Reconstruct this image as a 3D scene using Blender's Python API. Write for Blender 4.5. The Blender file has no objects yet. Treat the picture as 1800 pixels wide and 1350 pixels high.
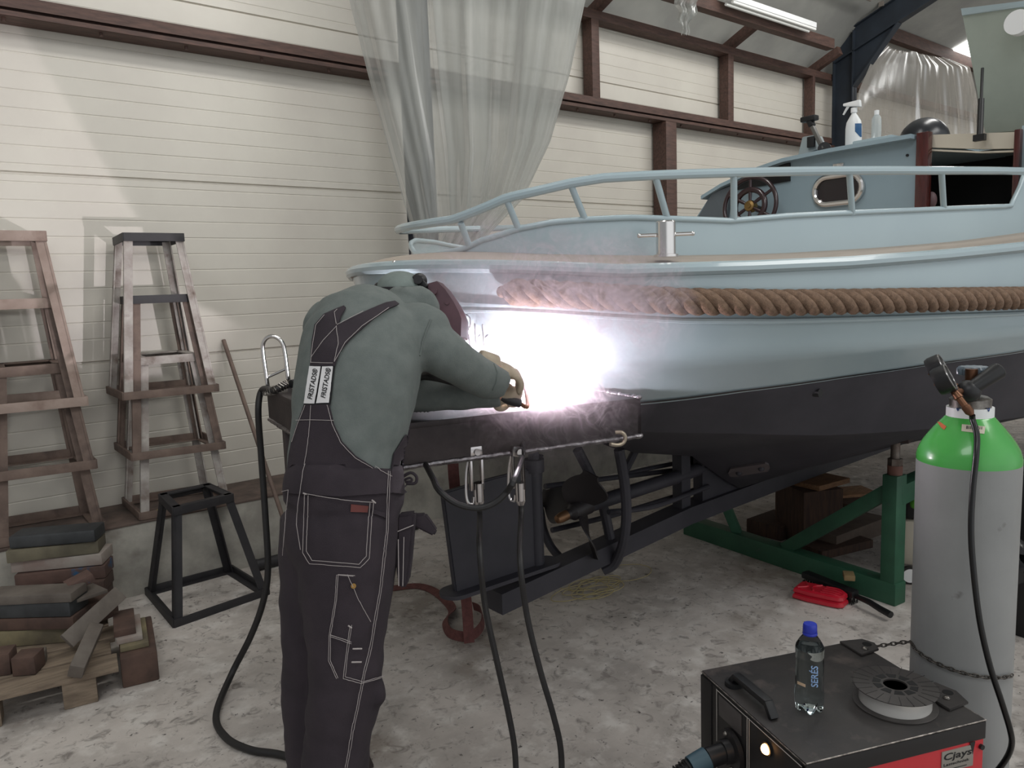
import bpy, bmesh, math, random
import numpy as np
from mathutils import Vector, Matrix, noise
from mathutils.bvhtree import BVHTree

random.seed(7)
PI = math.pi
SC = bpy.context.scene
COL = SC.collection
V = Vector

# ------------------------------------------------------------------ camera
F_PX = 1350.0
PITCH, ROLL, YAW, EYE = math.radians(7.2), math.radians(2.1), math.radians(38.5), 1.6
FWD = V((math.sin(YAW)*math.cos(PITCH), math.cos(YAW)*math.cos(PITCH), -math.sin(PITCH)))
_r0 = V((math.cos(YAW), -math.sin(YAW), 0))
_u0 = _r0.cross(FWD)
UP = _u0*math.cos(ROLL) + _r0*math.sin(ROLL)
RT = _r0*math.cos(ROLL) - _u0*math.sin(ROLL)
EYEP = V((0, 0, EYE))

def ray(u, v): return FWD + RT*((u-900)/F_PX) + UP*((675-v)/F_PX)
def atX(u, v, x): d = ray(u, v); return EYEP + d*(x/d.x)
def atY(u, v, y): d = ray(u, v); return EYEP + d*(y/d.y)
def atZ(u, v, z): d = ray(u, v); return EYEP + d*((z-EYE)/d.z)
def atD(u, v, d): return EYEP + ray(u, v)*d

cd = bpy.data.cameras.new('camera')
cd.sensor_fit = 'HORIZONTAL'; cd.sensor_width = 36.0
cd.lens = F_PX/1800*36.0
cd.clip_start = 0.05
cam = bpy.data.objects.new('camera', cd); COL.objects.link(cam)
mm = Matrix((RT, UP, -FWD)).transposed().to_4x4(); mm.translation = EYEP
cam.matrix_world = mm
SC.camera = cam

# ------------------------------------------------------------------ materials
def lin(c):
    out = []
    for x in c[:3]:
        x = x/255.0
        out.append(x/12.92 if x <= .04045 else ((x+.055)/1.055)**2.4)
    return (*out, 1.0)

MATS = {}
def M(name, c, c2=None, scale=6, rough=.5, metal=0.0, bump=0.0, bscale=60, coat=0.0, spec=.5,
      mask=(.35, .65), stretch=None, c3=None, s3=3, m3=(.55, .7)):
    if name in MATS: return MATS[name]
    m = bpy.data.materials.new(name); m.use_nodes = True
    nt = m.node_tree; N = nt.nodes; L = nt.links
    b = N['Principled BSDF']
    b.inputs['Base Color'].default_value = lin(c)
    b.inputs['Roughness'].default_value = rough
    b.inputs['Metallic'].default_value = metal
    b.inputs['Coat Weight'].default_value = coat
    b.inputs['Specular IOR Level'].default_value = spec
    vec = None
    if c2 or bump or c3:
        tc = N.new('ShaderNodeTexCoord'); mp = N.new('ShaderNodeMapping')
        L.new(tc.outputs['Object'], mp.inputs['Vector'])
        if stretch: mp.inputs['Scale'].default_value = stretch
        vec = mp.outputs['Vector']
    def mask_noise(s, lo, hi, det=5):
        n = N.new('ShaderNodeTexNoise'); n.inputs['Scale'].default_value = s
        n.inputs['Detail'].default_value = det; n.inputs['Roughness'].default_value = .6
        L.new(vec, n.inputs['Vector'])
        r = N.new('ShaderNodeMapRange'); r.inputs['From Min'].default_value = lo
        r.inputs['From Max'].default_value = hi
        L.new(n.outputs['Fac'], r.inputs['Value'])
        return r.outputs['Result']
    col = None
    if c2:
        mx = N.new('ShaderNodeMix'); mx.data_type = 'RGBA'
        mx.inputs['A'].default_value = lin(c); mx.inputs['B'].default_value = lin(c2)
        L.new(mask_noise(scale, *mask), mx.inputs['Factor'])
        col = mx.outputs['Result']
    if c3:
        mx = N.new('ShaderNodeMix'); mx.data_type = 'RGBA'
        mx.inputs['B'].default_value = lin(c3)
        if col: L.new(col, mx.inputs['A'])
        else: mx.inputs['A'].default_value = lin(c)
        L.new(mask_noise(s3, *m3), mx.inputs['Factor'])
        col = mx.outputs['Result']
    if col: L.new(col, b.inputs['Base Color'])
    if bump:
        n = N.new('ShaderNodeTexNoise'); n.inputs['Scale'].default_value = bscale
        n.inputs['Detail'].default_value = 4
        L.new(vec, n.inputs['Vector'])
        bp = N.new('ShaderNodeBump'); bp.inputs['Strength'].default_value = bump
        bp.inputs['Distance'].default_value = .004
        L.new(n.outputs['Fac'], bp.inputs['Height'])
        L.new(bp.outputs['Normal'], b.inputs['Normal'])
    MATS[name] = m
    return m

def glassy(name, c, rough=.05, ior=1.45, trans=1.0, alpha=1.0):
    m = M(name, c, rough=rough)
    b = m.node_tree.nodes['Principled BSDF']
    b.inputs['Transmission Weight'].default_value = trans
    b.inputs['IOR'].default_value = ior
    b.inputs['Alpha'].default_value = alpha
    return m

def emit(name, c, strength):
    if name in MATS: return MATS[name]
    m = bpy.data.materials.new(name); m.use_nodes = True
    nt = m.node_tree; nt.nodes.clear()
    e = nt.nodes.new('ShaderNodeEmission'); o = nt.nodes.new('ShaderNodeOutputMaterial')
    e.inputs['Color'].default_value = (*c, 1); e.inputs['Strength'].default_value = strength
    nt.links.new(e.outputs[0], o.inputs['Surface'])
    MATS[name] = m
    return m

# ------------------------------------------------------------------ mesh builder
class MB:
    def __init__(s): s.bm = bmesh.new()
    def _merge(s, verts, faces):
        vs = [s.bm.verts.new(p) for p in verts]
        for f in faces:
            try: s.bm.faces.new([vs[i] for i in f])
            except ValueError: pass
        return vs
    def hexa(s, p, bev=0.0):
        """8 corner points: bottom ring 0-3, top ring 4-7"""
        t = bmesh.new()
        vs = [t.verts.new(V(q)) for q in p]
        for f in ((3,2,1,0),(4,5,6,7),(0,1,5,4),(1,2,6,5),(2,3,7,6),(3,0,4,7)): t.faces.new([vs[i] for i in f])
        if bev: bmesh.ops.bevel(t, geom=t.edges[:], offset=bev, segments=2, affect='EDGES', profile=.6)
        bmesh.ops.recalc_face_normals(t, faces=t.faces[:])
        s._add(t); return s
    def _add(s, t):
        me = bpy.data.meshes.new('tmp'); t.to_mesh(me); t.free()
        s.bm.from_mesh(me); bpy.data.meshes.remove(me)
    def box(s, c, d, rot=None, bev=0.0):
        """centre, full dimensions, rotation (z angle or Matrix)"""
        R = Matrix.Identity(3) if rot is None else (Matrix.Rotation(rot, 3, 'Z') if not isinstance(rot, Matrix) else rot.to_3x3())
        x, y, z = d[0]/2, d[1]/2, d[2]/2
        p = [V(c)+R@V(q) for q in ((-x,-y,-z),(x,-y,-z),(x,y,-z),(-x,y,-z),(-x,-y,z),(x,-y,z),(x,y,z),(-x,y,z))]
        return s.hexa(p, bev)
    def bar(s, a, b, w, h, up=(0,0,1), bev=0.0):
        """rectangular bar from a to b; w sideways, h along up"""
        a, b = V(a), V(b); t = (b-a).normalized(); up = V(up)
        sd = t.cross(up)
        if sd.length < 1e-4: sd = t.cross(V((1,0,0)))
        sd.normalize(); u = sd.cross(t).normalized()
        p = [q+sd*i*w/2+u*j*h/2 for q, in ((a,),(b,)) for i, j in ((-1,-1),(1,-1),(1,1),(-1,1))]
        return s.hexa(p, bev)
    def cyl(s, a, b, r, r2=None, seg=24, cap=True):
        r2 = r if r2 is None else r2
        return s.tube([a, b], [r, r2], seg, cap)
    def tube(s, pts, r, seg=10, cap=True, closed=False):
        pts = [V(p) for p in pts]; n = len(pts)
        rs = list(r) if isinstance(r, (list, tuple)) else [r]*n
        T = []
        for i in range(n):
            if closed: t = pts[(i+1) % n]-pts[i-1]
            else: t = pts[min(i+1, n-1)]-pts[max(i-1, 0)]
            T.append(t.normalized() if t.length > 1e-9 else (T[-1] if T else V((0,0,1))))
        ref = V((0,0,1)) if abs(T[0].z) < .9 else V((1,0,0))
        N = (ref-T[0]*ref.dot(T[0])).normalized()
        rings = []
        for i in range(n):
            N = (N-T[i]*N.dot(T[i]))
            if N.length < 1e-6: N = T[i].orthogonal()
            N.normalize(); B = T[i].cross(N)
            rings.append([pts[i]+(N*math.cos(2*PI*k/seg)+B*math.sin(2*PI*k/seg))*rs[i] for k in range(seg)])
        s.loft(rings, cap=cap and not closed, loop=closed)
        return s
    def loft(s, rings, cap=True, loop=False, open_ring=False):
        n = len(rings[0]); t = bmesh.new()
        vv = [[t.verts.new(V(p)) for p in r] for r in rings]
        m = len(rings)
        for i in range(m if loop else m-1):
            a, b = vv[i], vv[(i+1) % m]
            for k in range(n-1 if open_ring else n):
                q = [a[k], a[(k+1) % n], b[(k+1) % n], b[k]]
                try: t.faces.new(q)
                except ValueError: pass
        if cap and not loop and not open_ring:
            for r in (vv[0][::-1], vv[-1]):
                try: t.faces.new(r)
                except ValueError: pass
        bmesh.ops.remove_doubles(t, verts=t.verts[:], dist=1e-6)
        bmesh.ops.recalc_face_normals(t, faces=t.faces[:])
        s._add(t); return s
    def lathe(s, prof, base=(0,0,0), axis=(0,0,1), seg=40, close=True):
        """prof: list of (r, h) along the axis from base"""
        ax = V(axis).normalized(); a = ax.orthogonal().normalized(); b = ax.cross(a)
        rings = [[V(base)+ax*h+(a*math.cos(2*PI*k/seg)+b*math.sin(2*PI*k/seg))*max(r, 1e-4) for k in range(seg)] for r, h in prof]
        return s.loft(rings, cap=close)
    def prism(s, poly, ext, bev=0.0):
        """poly: 3-D outline, ext: extrusion vector"""
        t = bmesh.new(); e = V(ext)
        a = [t.verts.new(V(p)) for p in poly]; b = [t.verts.new(V(p)+e) for p in poly]
        n = len(a)
        t.faces.new(a[::-1]); t.faces.new(b)
        for i in range(n): t.faces.new([a[i], a[(i+1) % n], b[(i+1) % n], b[i]])
        bmesh.ops.recalc_face_normals(t, faces=t.faces[:])
        if bev: bmesh.ops.bevel(t, geom=t.edges[:], offset=bev, segments=2, affect='EDGES')
        s._add(t); return s
    def ell(s, c, r, R=None, seg=20):
        t = bmesh.new()
        bmesh.ops.create_uvsphere(t, u_segments=seg, v_segments=max(8, seg//2+2), radius=1)
        R = Matrix.Identity(3) if R is None else R.to_3x3()
        for v in t.verts: v.co = V(c)+R@V((v.co.x*r[0], v.co.y*r[1], v.co.z*r[2]))
        s._add(t); return s
    def torus(s, c, axis, R, r, seg=40, rs=10):
        ax = V(axis).normalized(); a = ax.orthogonal().normalized(); b = ax.cross(a)
        return s.tube([V(c)+(a*math.cos(2*PI*k/seg)+b*math.sin(2*PI*k/seg))*R for k in range(seg)], r, rs, closed=True)
    def quad(s, *p): s._merge([V(q) for q in p], [tuple(range(len(p)))]); return s
    def mesh(s, name):
        me = bpy.data.meshes.new(name); s.bm.to_mesh(me); s.bm.free(); return me

def smooth(path, n=6):
    """Catmull-Rom through points"""
    P = [V(p) for p in path]
    if len(P) < 3: return P
    out = []
    for i in range(len(P)-1):
        p0 = P[max(i-1, 0)]; p1 = P[i]; p2 = P[i+1]; p3 = P[min(i+2, len(P)-1)]
        for k in range(n):
            t = k/n
            out.append(.5*((2*p1)+(p2-p0)*t+(2*p0-5*p1+4*p2-p3)*t*t+(3*p1-p0-3*p2+p3)*t**3))
    out.append(P[-1]); return out

def finish(me, mat, sharp=35):
    if mat:
        me.materials.clear()
        me.materials.append(mat)
    for p in me.polygons: p.use_smooth = True
    try: me.set_sharp_from_angle(angle=math.radians(sharp))
    except Exception: pass

def wmat(o):
    m = Matrix.LocRotScale(o.location, o.rotation_euler, o.scale)
    return (wmat(o.parent) @ m) if o.parent else m

def obj(name, mb, mat, parent=None, local=False, sharp=35, label=None):
    me = mb if isinstance(mb, bpy.types.Mesh) else mb.mesh(name)
    me.name = name
    finish(me, mat, sharp)
    o = bpy.data.objects.new(name, me); COL.objects.link(o)
    if parent:
        o.parent = parent
        if not local: me.transform(wmat(parent).inverted())
    elif not local and len(me.vertices):
        co = [v.co for v in me.vertices]
        c = V(((min(p.x for p in co)+max(p.x for p in co))/2, (min(p.y for p in co)+max(p.y for p in co))/2, min(p.z for p in co)))
        me.transform(Matrix.Translation(-c)); o.location = c
    if label: o['label'] = label
    return o

def tag(o, label, cat, group=None, kind=None):
    o['label'] = label; o['category'] = cat
    if group: o['group'] = group
    if kind: o['kind'] = kind
    return o

def thing(name, label, cat, loc=(0,0,0), rz=0, group=None):
    o = bpy.data.objects.new(name, None); COL.objects.link(o)
    o.empty_display_size = .1
    o.location = loc; o.rotation_euler = (0,0,rz)
    return tag(o, label, cat, group)

def struct(name, mb, mat, parent=None, **k):
    o = obj(name, mb, mat, parent, **k)
    if not parent: o['kind'] = 'structure'
    return o

def dup(root, loc=None, rot=None, label=None):
    r = root.copy(); COL.objects.link(r)
    if loc is not None: r.location = loc
    if rot is not None: r.rotation_euler = rot
    if label: r['label'] = label
    for ch in list(root.children):
        c = ch.copy(); COL.objects.link(c); c.parent = r
        for g in ch.children:
            d = g.copy(); COL.objects.link(d); d.parent = c
    return r

def fuse(mb, voxel=.012, sm=6, fac=.5):
    """union of overlapping closed lofts -> one continuous skin"""
    me = mb.mesh('tmpf'); o = bpy.data.objects.new('tmpf', me); COL.objects.link(o)
    m = o.modifiers.new('r', 'REMESH'); m.mode = 'VOXEL'; m.voxel_size = voxel
    if sm:
        m2 = o.modifiers.new('s', 'SMOOTH'); m2.iterations = sm; m2.factor = fac
    dg = bpy.context.evaluated_depsgraph_get(); dg.update()
    out = bpy.data.meshes.new_from_object(o.evaluated_get(dg))
    bpy.data.objects.remove(o); bpy.data.meshes.remove(me)
    return out

def text_mesh(body, size=1.0, shear=0.0, extrude=0.0, bold=.018):
    cu = bpy.data.curves.new('txt', 'FONT'); cu.body = body; cu.size = size; cu.shear = shear
    cu.extrude = extrude; cu.offset = bold; cu.align_x = 'LEFT'; cu.resolution_u = 3
    o = bpy.data.objects.new('txt', cu); COL.objects.link(o)
    dg = bpy.context.evaluated_depsgraph_get(); dg.update()
    me = bpy.data.meshes.new_from_object(o.evaluated_get(dg))
    bpy.data.objects.remove(o); bpy.data.curves.remove(cu)
    return me

def text_on(body, origin, xdir, ydir, width, height=None, shear=0.0, thick=.0008, bold=False):
    """flat lettering laid on a surface: origin = lower left, fitted to width (and height)"""
    me = text_mesh(body, 1.0, shear)
    xs = [v.co.x for v in me.vertices]; ys = [v.co.y for v in me.vertices]
    x0, x1, y0, y1 = min(xs), max(xs), min(ys), max(ys)
    sx = width/(x1-x0); sy = sx if height is None else height/(y1-y0)
    X, Y = V(xdir).normalized(), V(ydir).normalized(); Nn = X.cross(Y).normalized()
    for v in me.vertices:
        v.co = V(origin)+X*(v.co.x-x0)*sx+Y*(v.co.y-y0)*sy+Nn*thick
    return me

# drape helpers: lay a patch or a seam on a built surface, found by looking at it from the eye
def bvh_of(me_list):
    vs, fs = [], []
    for me in me_list:
        k = len(vs); vs += [v.co.copy() for v in me.vertices]
        fs += [tuple(k+i for i in p.vertices) for p in me.polygons]
    return BVHTree.FromPolygons(vs, fs)
def bvh_world(o):
    me = o.data.copy(); me.transform(wmat(o)); t = bvh_of([me]); bpy.data.meshes.remove(me); return t
def cast(t, u, v, off=.004):
    d = ray(u, v).normalized()
    h = t.ray_cast(EYEP, d)
    if h[0] is None: return None
    n = h[1] if h[1].dot(d) < 0 else -h[1]
    return h[0]+n*off
def dense(path, step=5, closed=False):
    out = []
    P = list(path)+([path[0]] if closed else [])
    for (a, b), (c, d) in zip(P[:-1], P[1:]):
        n = max(1, int(math.hypot(c-a, d-b)/step))
        for k in range(n): out.append((a+(c-a)*k/n, b+(d-b)*k/n))
    if not closed: out.append(P[-1])
    return out
def drape_line(mb, t, path, r=.0012, off=.004, step=5, seg=5):
    run = []
    for u, v in dense(path, step):
        p = cast(t, u, v, off)
        if p is None or (run and (p-run[-1]).length > .06):
            if len(run) > 1: mb.tube(run, r, seg)
            run = [p] if p is not None else []
        else: run.append(p)
    if len(run) > 1: mb.tube(run, r, seg)
def inside(p, poly):
    x, y = p; c = False; j = len(poly)-1
    for i in range(len(poly)):
        (xi, yi), (xj, yj) = poly[i], poly[j]
        if (yi > y) != (yj > y) and x < (xj-xi)*(y-yi)/(yj-yi)+xi: c = not c
        j = i
    return c
def drape_patch(mb, t, poly, off=.006, thick=.004, step=6):
    """cloth patch: triangulated polygon laid on the surface, with thickness"""
    from mathutils.geometry import delaunay_2d_cdt
    edge = dense(poly, step, True)
    pts = [V((a, b)) for a, b in edge]; ne = len(pts)
    xs = [p[0] for p in poly]; ys = [p[1] for p in poly]
    x = min(xs)+step/2
    while x < max(xs):
        y = min(ys)+step/2
        while y < max(ys):
            if inside((x, y), poly) and min(math.hypot(x-a, y-b) for a, b in edge) > step*.5: pts.append(V((x, y)))
            y += step
        x += step
    vo, eo, fo, *_ = delaunay_2d_cdt(pts, [(i, (i+1) % ne) for i in range(ne)], [list(range(ne))], 1, 1e-4)
    top = [cast(t, p.x, p.y, off) for p in vo]
    ok = [q for q in top if q is not None]
    if not ok: return
    bm = bmesh.new(); VV = [bm.verts.new(q) if q is not None else None for q in top]
    for f in fo:
        q = [VV[i] for i in f]
        if None in q: continue
        L = max((q[i].co-q[i-1].co).length for i in range(len(q)))
        if L > .09: continue
        try: bm.faces.new(q)
        except ValueError: pass
    for v in [v for v in bm.verts if not v.link_faces]: bm.verts.remove(v)
    bmesh.ops.recalc_face_normals(bm, faces=bm.faces[:])
    if bm.faces and sum(f.normal.dot(f.calc_center_median()-EYEP) for f in bm.faces) > 0:
        bmesh.ops.reverse_faces(bm, faces=bm.faces[:])
    r = bmesh.ops.solidify(bm, geom=bm.faces[:], thickness=thick)
    mb._add(bm)
# ------------------------------------------------------------------ materials used all over
m_wall = M('wall_panel', (206,201,190), (197,191,181), scale=1.5, rough=.42, bump=.05, bscale=30)
m_plinth = M('plinth_concrete', (186,182,172), (150,146,138), scale=5, rough=.85, bump=.3, c3=(120,112,104), s3=2, m3=(.6,.75))
m_ledge = M('dirty_ledge', (104,88,80), (70,60,55), scale=7, rough=.8, bump=.3)
m_timber = M('brown_timber', (92,67,58), (68,49,43), scale=9, rough=.65, bump=.2, stretch=(1,6,6))
m_steelblue = M('dark_blue_steel', (44,52,62), (36,42,50), scale=4, rough=.5)
m_roof = M('roof_sheet', (168,168,162), (150,150,146), scale=2, rough=.6)
m_black = M('black_plastic', (22,22,24), rough=.45)
m_rubber = M('black_rubber', (26,25,26), (34,32,32), scale=30, rough=.55)
m_chrome = M('chrome', (225,222,220), rough=.16, metal=1.0)
m_steel = M('bare_steel', (150,146,140), (95,90,86), scale=25, rough=.35, metal=.9)
m_white = M('white_plastic', (235,236,236), rough=.4)

def floor_mat():
    m = bpy.data.materials.new('concrete_floor'); m.use_nodes = True
    nt = m.node_tree; N = nt.nodes; L = nt.links; b = N['Principled BSDF']
    tc = N.new('ShaderNodeTexCoord')
    def noise_(s, lo, hi, det=6, rgh=.6, dist=0):
        n = N.new('ShaderNodeTexNoise'); n.inputs['Scale'].default_value = s; n.inputs['Detail'].default_value = det
        n.inputs['Roughness'].default_value = rgh; n.inputs['Distortion'].default_value = dist
        L.new(tc.outputs['Object'], n.inputs['Vector'])
        r = N.new('ShaderNodeMapRange'); r.inputs['From Min'].default_value = lo; r.inputs['From Max'].default_value = hi
        L.new(n.outputs['Fac'], r.inputs['Value']); return r.outputs['Result']
    def mixc(a, c, f):
        x = N.new('ShaderNodeMix'); x.data_type = 'RGBA'
        if isinstance(a, tuple): x.inputs['A'].default_value = lin(a)
        else: L.new(a, x.inputs['A'])
        x.inputs['B'].default_value = lin(c); L.new(f, x.inputs['Factor']); return x.outputs['Result']
    def mul(a, k):
        x = N.new('ShaderNodeMath'); x.operation = 'MULTIPLY'; L.new(a, x.inputs[0])
        if isinstance(k, float): x.inputs[1].default_value = k
        else: L.new(k, x.inputs[1])
        return x.outputs[0]
    c = mixc((206,198,191), (158,151,145), noise_(2.2, .38, .66))
    c = mixc(c, (224,219,213), mul(noise_(9, .50, .68), .7))
    c = mixc(c, (124,117,112), mul(noise_(17, .54, .68, 9, .65, .8), .85))
    c = mixc(c, (132,112,88), mul(noise_(1.1, .56, .72), .55))
    c = mixc(c, (70,66,62), mul(noise_(38, .66, .72, 3), .9))
    # flaked spots and scraps trodden into the slab
    for s, lo, hi, colr in ((9, .0, .10, (78,74,70)), (26, .0, .11, (52,48,45))):
        v = N.new('ShaderNodeTexVoronoi'); v.inputs['Scale'].default_value = s
        n2 = N.new('ShaderNodeTexNoise'); n2.inputs['Scale'].default_value = 14
        L.new(tc.outputs['Object'], n2.inputs['Vector'])
        ad = N.new('ShaderNodeMix'); ad.data_type = 'VECTOR'; ad.inputs['Factor'].default_value = .05
        L.new(tc.outputs['Object'], ad.inputs['A']); L.new(n2.outputs['Color'], ad.inputs['B'])
        L.new(ad.outputs['Result'], v.inputs['Vector'])
        r = N.new('ShaderNodeMapRange'); r.inputs['From Min'].default_value = hi; r.inputs['From Max'].default_value = hi*.6
        L.new(v.outputs['Distance'], r.inputs['Value'])
        c = mixc(c, colr, mul(mul(r.outputs['Result'], noise_(3.1, .5, .6)), .8))
    L.new(c, b.inputs['Base Color'])
    b.inputs['Roughness'].default_value = .72
    n = N.new('ShaderNodeTexNoise'); n.inputs['Scale'].default_value = 45; n.inputs['Detail'].default_value = 6
    L.new(tc.outputs['Object'], n.inputs['Vector'])
    bp = N.new('ShaderNodeBump'); bp.inputs['Strength'].default_value = .35; bp.inputs['Distance'].default_value = .004
    L.new(n.outputs['Fac'], bp.inputs['Height']); L.new(bp.outputs['Normal'], b.inputs['Normal'])
    return m
m_floor = floor_mat()

# ------------------------------------------------------------------ the hall
YW = 4.95
RZ, RS = 4.25, .36                       # roof: z = RZ + RS*(YW - y)
def atRoof(u, v, off=0.0):
    d = ray(u, v); t = (RZ+off+RS*YW-EYE)/(d.z+RS*d.y); return EYEP+d*t
X0, X1 = -3.5, 15.0
b = MB(); b.box(((X0+X1)/2, 0.7, -.05), (X1-X0, 8.5, .1)); struct('floor', b, m_floor)

prof = [(0, .40)]
joints = (1.255, 2.305, 3.355)
z = .52
while z < 4.05:
    if min(abs(z-j) for j in joints) > .04: prof += [(0, z-.005), (.0025, z-.0015), (.0025, z+.0015), (0, z+.005)]
    z += .0965
for j in joints: prof += [(0, j-.009), (.014, j-.004), (.014, j+.004), (0, j+.009)]
prof = sorted(prof, key=lambda p: p[1])+[(0, 4.05), (.1, 4.05), (.1, .40)]
b = MB(); b.prism([(X0, YW+y, z) for y, z in prof], (X1-X0, 0, 0)); struct('wall_left', b, m_wall, sharp=8)
b = MB(); b.box(((X0+X1)/2, (4.46+YW+.1)/2, .197), (X1-X0, YW+.1-4.46, .394)); struct('wall_base', b, m_plinth)
b = MB(); b.box(((X0+X1)/2, (4.455+YW-.001)/2, .400), (X1-X0, YW-4.457, .012), bev=.003); struct('trim_1', b, m_ledge)
b = MB(); b.box((X1+.05, .7, 3.2), (.1, 8.5, 6.4)); struct('wall_far', b, m_wall)
b = MB(); YK = 4.48                                # eaves soffit, then the roof slope
b.prism([(X0,y,z) for y, z in ((-3.5,RZ+RS*(YW+3.5)),(YK,RZ+RS*(YW-YK)),(YW+.02,3.93),(YW+.1,3.93),(YW+.1,4.5),(-3.5,RZ+RS*(YW+3.5)+.08))], (X1-X0,0,0))
struct('ceiling', b, m_roof)
# translucent roof sheet with daylight behind it
def roofz(y): return RZ+RS*(YW-y)
b = MB(); xa = (atRoof(1657,96).x+atRoof(1698,72).x)/2; yb = (atRoof(1658,115).y+atRoof(1709,129).y)/2
b.hexa([(xa,2.4,roofz(2.4)-.03),(xa+1.3,2.4,roofz(2.4)-.03),(xa+1.3,yb,roofz(yb)-.03),(xa,yb,roofz(yb)-.03),
        (xa,2.4,roofz(2.4)-.01),(xa+1.3,2.4,roofz(2.4)-.01),(xa+1.3,yb,roofz(yb)-.01),(xa,yb,roofz(yb)-.01)])
struct('window_1', b, emit('daylight_sheet', (1.0, 1.0, .98), 5.0))

# steel portal frames
def portal(x):
    w, d = .10, .24
    yf, yb = 4.56, 4.56+d
    t = thing('portal_frame', 'dark blue steel portal column by the plastic', 'steel column', (x, 4.75, 0))
    b = MB()
    b.box((x, yf+.006, 2.15), (w, .012, 4.3)); b.box((x, yb-.006, 2.15), (w, .012, 4.3)); b.box((x, (yf+yb)/2, 2.15), (.008, d, 4.3))
    obj('column', b, m_steelblue, t)
    b = MB()                                     # rafter along the roof slope
    ya = 4.80; y1 = -3.0
    for dz in (-.04, -.30):
        b.hexa([(x-w/2,ya,roofz(ya)+dz-.012),(x+w/2,ya,roofz(ya)+dz-.012),(x+w/2,y1,roofz(y1)+dz-.012),(x-w/2,y1,roofz(y1)+dz-.012),
                (x-w/2,ya,roofz(ya)+dz),(x+w/2,ya,roofz(ya)+dz),(x+w/2,y1,roofz(y1)+dz),(x-w/2,y1,roofz(y1)+dz)])
    b.prism([(x-.004,ya,roofz(ya)-.3),(x-.004,y1,roofz(y1)-.3),(x-.004,y1,roofz(y1)-.04),(x-.004,ya,roofz(ya)-.04)], (.008,0,0))
    obj('rafter', b, m_steelblue, t)
    b = MB()                                     # haunch
    P = [(4.56, 3.70), (4.08, roofz(4.08)-.31), (4.56, roofz(4.56)-.31)]
    b.prism([(x-.004, y, z) for y, z in P], (.008, 0, 0))
    b.bar((x, 4.56, 3.70), (x, 4.08, roofz(4.08)-.31), w, .012, up=(0,1,1))
    obj('haunch', b, m_steelblue, t)
    return t
portal(2.97)['label'] = 'dark steel portal column behind the hanging plastic sheet'
portal(8.72)['label'] = 'dark blue steel portal column beyond the boat with sloping rafter'

# timber and rails on the long wall
b = MB()
b.box((4.5, 4.865, 3.155), (16, .11, .012)); b.box((4.5, 4.865, 3.07), (16, .15, .012)); b.box((4.5, 4.87, 3.11), (16, .05, .085))
b.box((4.5, 4.80, 3.14), (16, .012, .06)); b.box((4.5, 4.79, 3.078), (16, .012, .025))
for k in range(26): b.cyl((-2+k*.45, 4.83, 3.16), (-2+k*.45, 4.83, 3.178), .012, seg=8); b.cyl((-2.1+k*.45, 4.83, 3.045), (-2.1+k*.45, 4.83, 3.064), .010, seg=8)
struct('trim_2', b, m_timber)
b = MB(); b.box((8.0, 4.88, 3.85), (14, .13, .075), bev=.004); struct('trim_3', b, m_timber)
for i, (u, v, za, zb) in enumerate(((1039, 85, 3.16, 3.82), (1277, 130, 3.16, 3.82), (1423, 170, 3.16, 3.82))):
    p = atY(u, v, 4.87); w = .09 if i < 2 else .05
    b = MB(); b.box((p.x, 4.87, (za+zb)/2), (w, .11, zb-za), bev=.004); struct('trim_%d' % (i+4), b, m_timber)
p = atY(1169, 290, 4.85)
b = MB(); b.box((p.x, 4.85, (.41+3.06)/2), (.15, .16, 3.06-.41), bev=.005); struct('trim_7', b, m_timber)
for i, u in enumerate((1045, 1281, 1430)):
    p = atY(u, (18, 76, 124)[i], 4.87)
    b = MB(); b.bar((p.x, 4.93, 3.885), (p.x, 4.56, 3.885+.37*.42), .07, .09, bev=.004); struct('trim_%d' % (8+i), b, m_timber)
pq = atY(1460, 79, 4.40); ypur = pq.y; zpur = pq.z
b = MB(); b.box(((X0+pq.x)/2, ypur, zpur), (pq.x-X0, .09, .10), bev=.004); struct('trim_11', b, m_timber)
pq2 = atRoof(1556, 62, -.08); pq3 = atRoof(1655, 92, -.08); ypl = (pq2.y+pq3.y)/2
b = MB(); b.box((12.0, ypl, roofz(ypl)-.07), (5.9, .09, .14), bev=.004); struct('trim_12', b, m_timber)
print('PURLIN', ypur, pq, 'plastic purlin', pq2, pq3)

# fluorescent batten under the purlin with its conduit
la = atY(1278, 4, 4.27); lb = atY(1430, 49, 4.27); yl = (la.y+lb.y)/2
zl = (la.z+lb.z)/2
t = thing('ceiling_light', 'white twin tube fluorescent batten under the brown purlin', 'ceiling light', ((la.x+lb.x)/2, yl, zl))
b = MB(); b.box(((la.x+lb.x)/2, yl, zl+.03), (lb.x-la.x, .07, .05), bev=.006); obj('housing', b, m_white, t)
m_tube = M('fluorescent_tube', (240,240,236), rough=.3)
for s in (-1, 1):
    b = MB(); b.cyl((la.x+.03, yl+s*.035, zl-.015), (lb.x-.03, yl+s*.035, zl-.015), .013, seg=12); obj('tube', b, m_tube, t)
b = MB(); yc_ = ypur-.16
b.tube([(la.x-1, yc_, roofz(yc_)-.04), (8.4, yc_, roofz(yc_)-.04)], .012, 8)
for k in range(6): b.box((la.x+.2+k*.5, yc_, roofz(yc_)-.03), (.02, .05, .05))
o = obj('conduit', b, M('grey_conduit', (120,112,105), rough=.6)); tag(o, 'thin grey cable conduit with clips along the roof above the batten', 'conduit')

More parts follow.
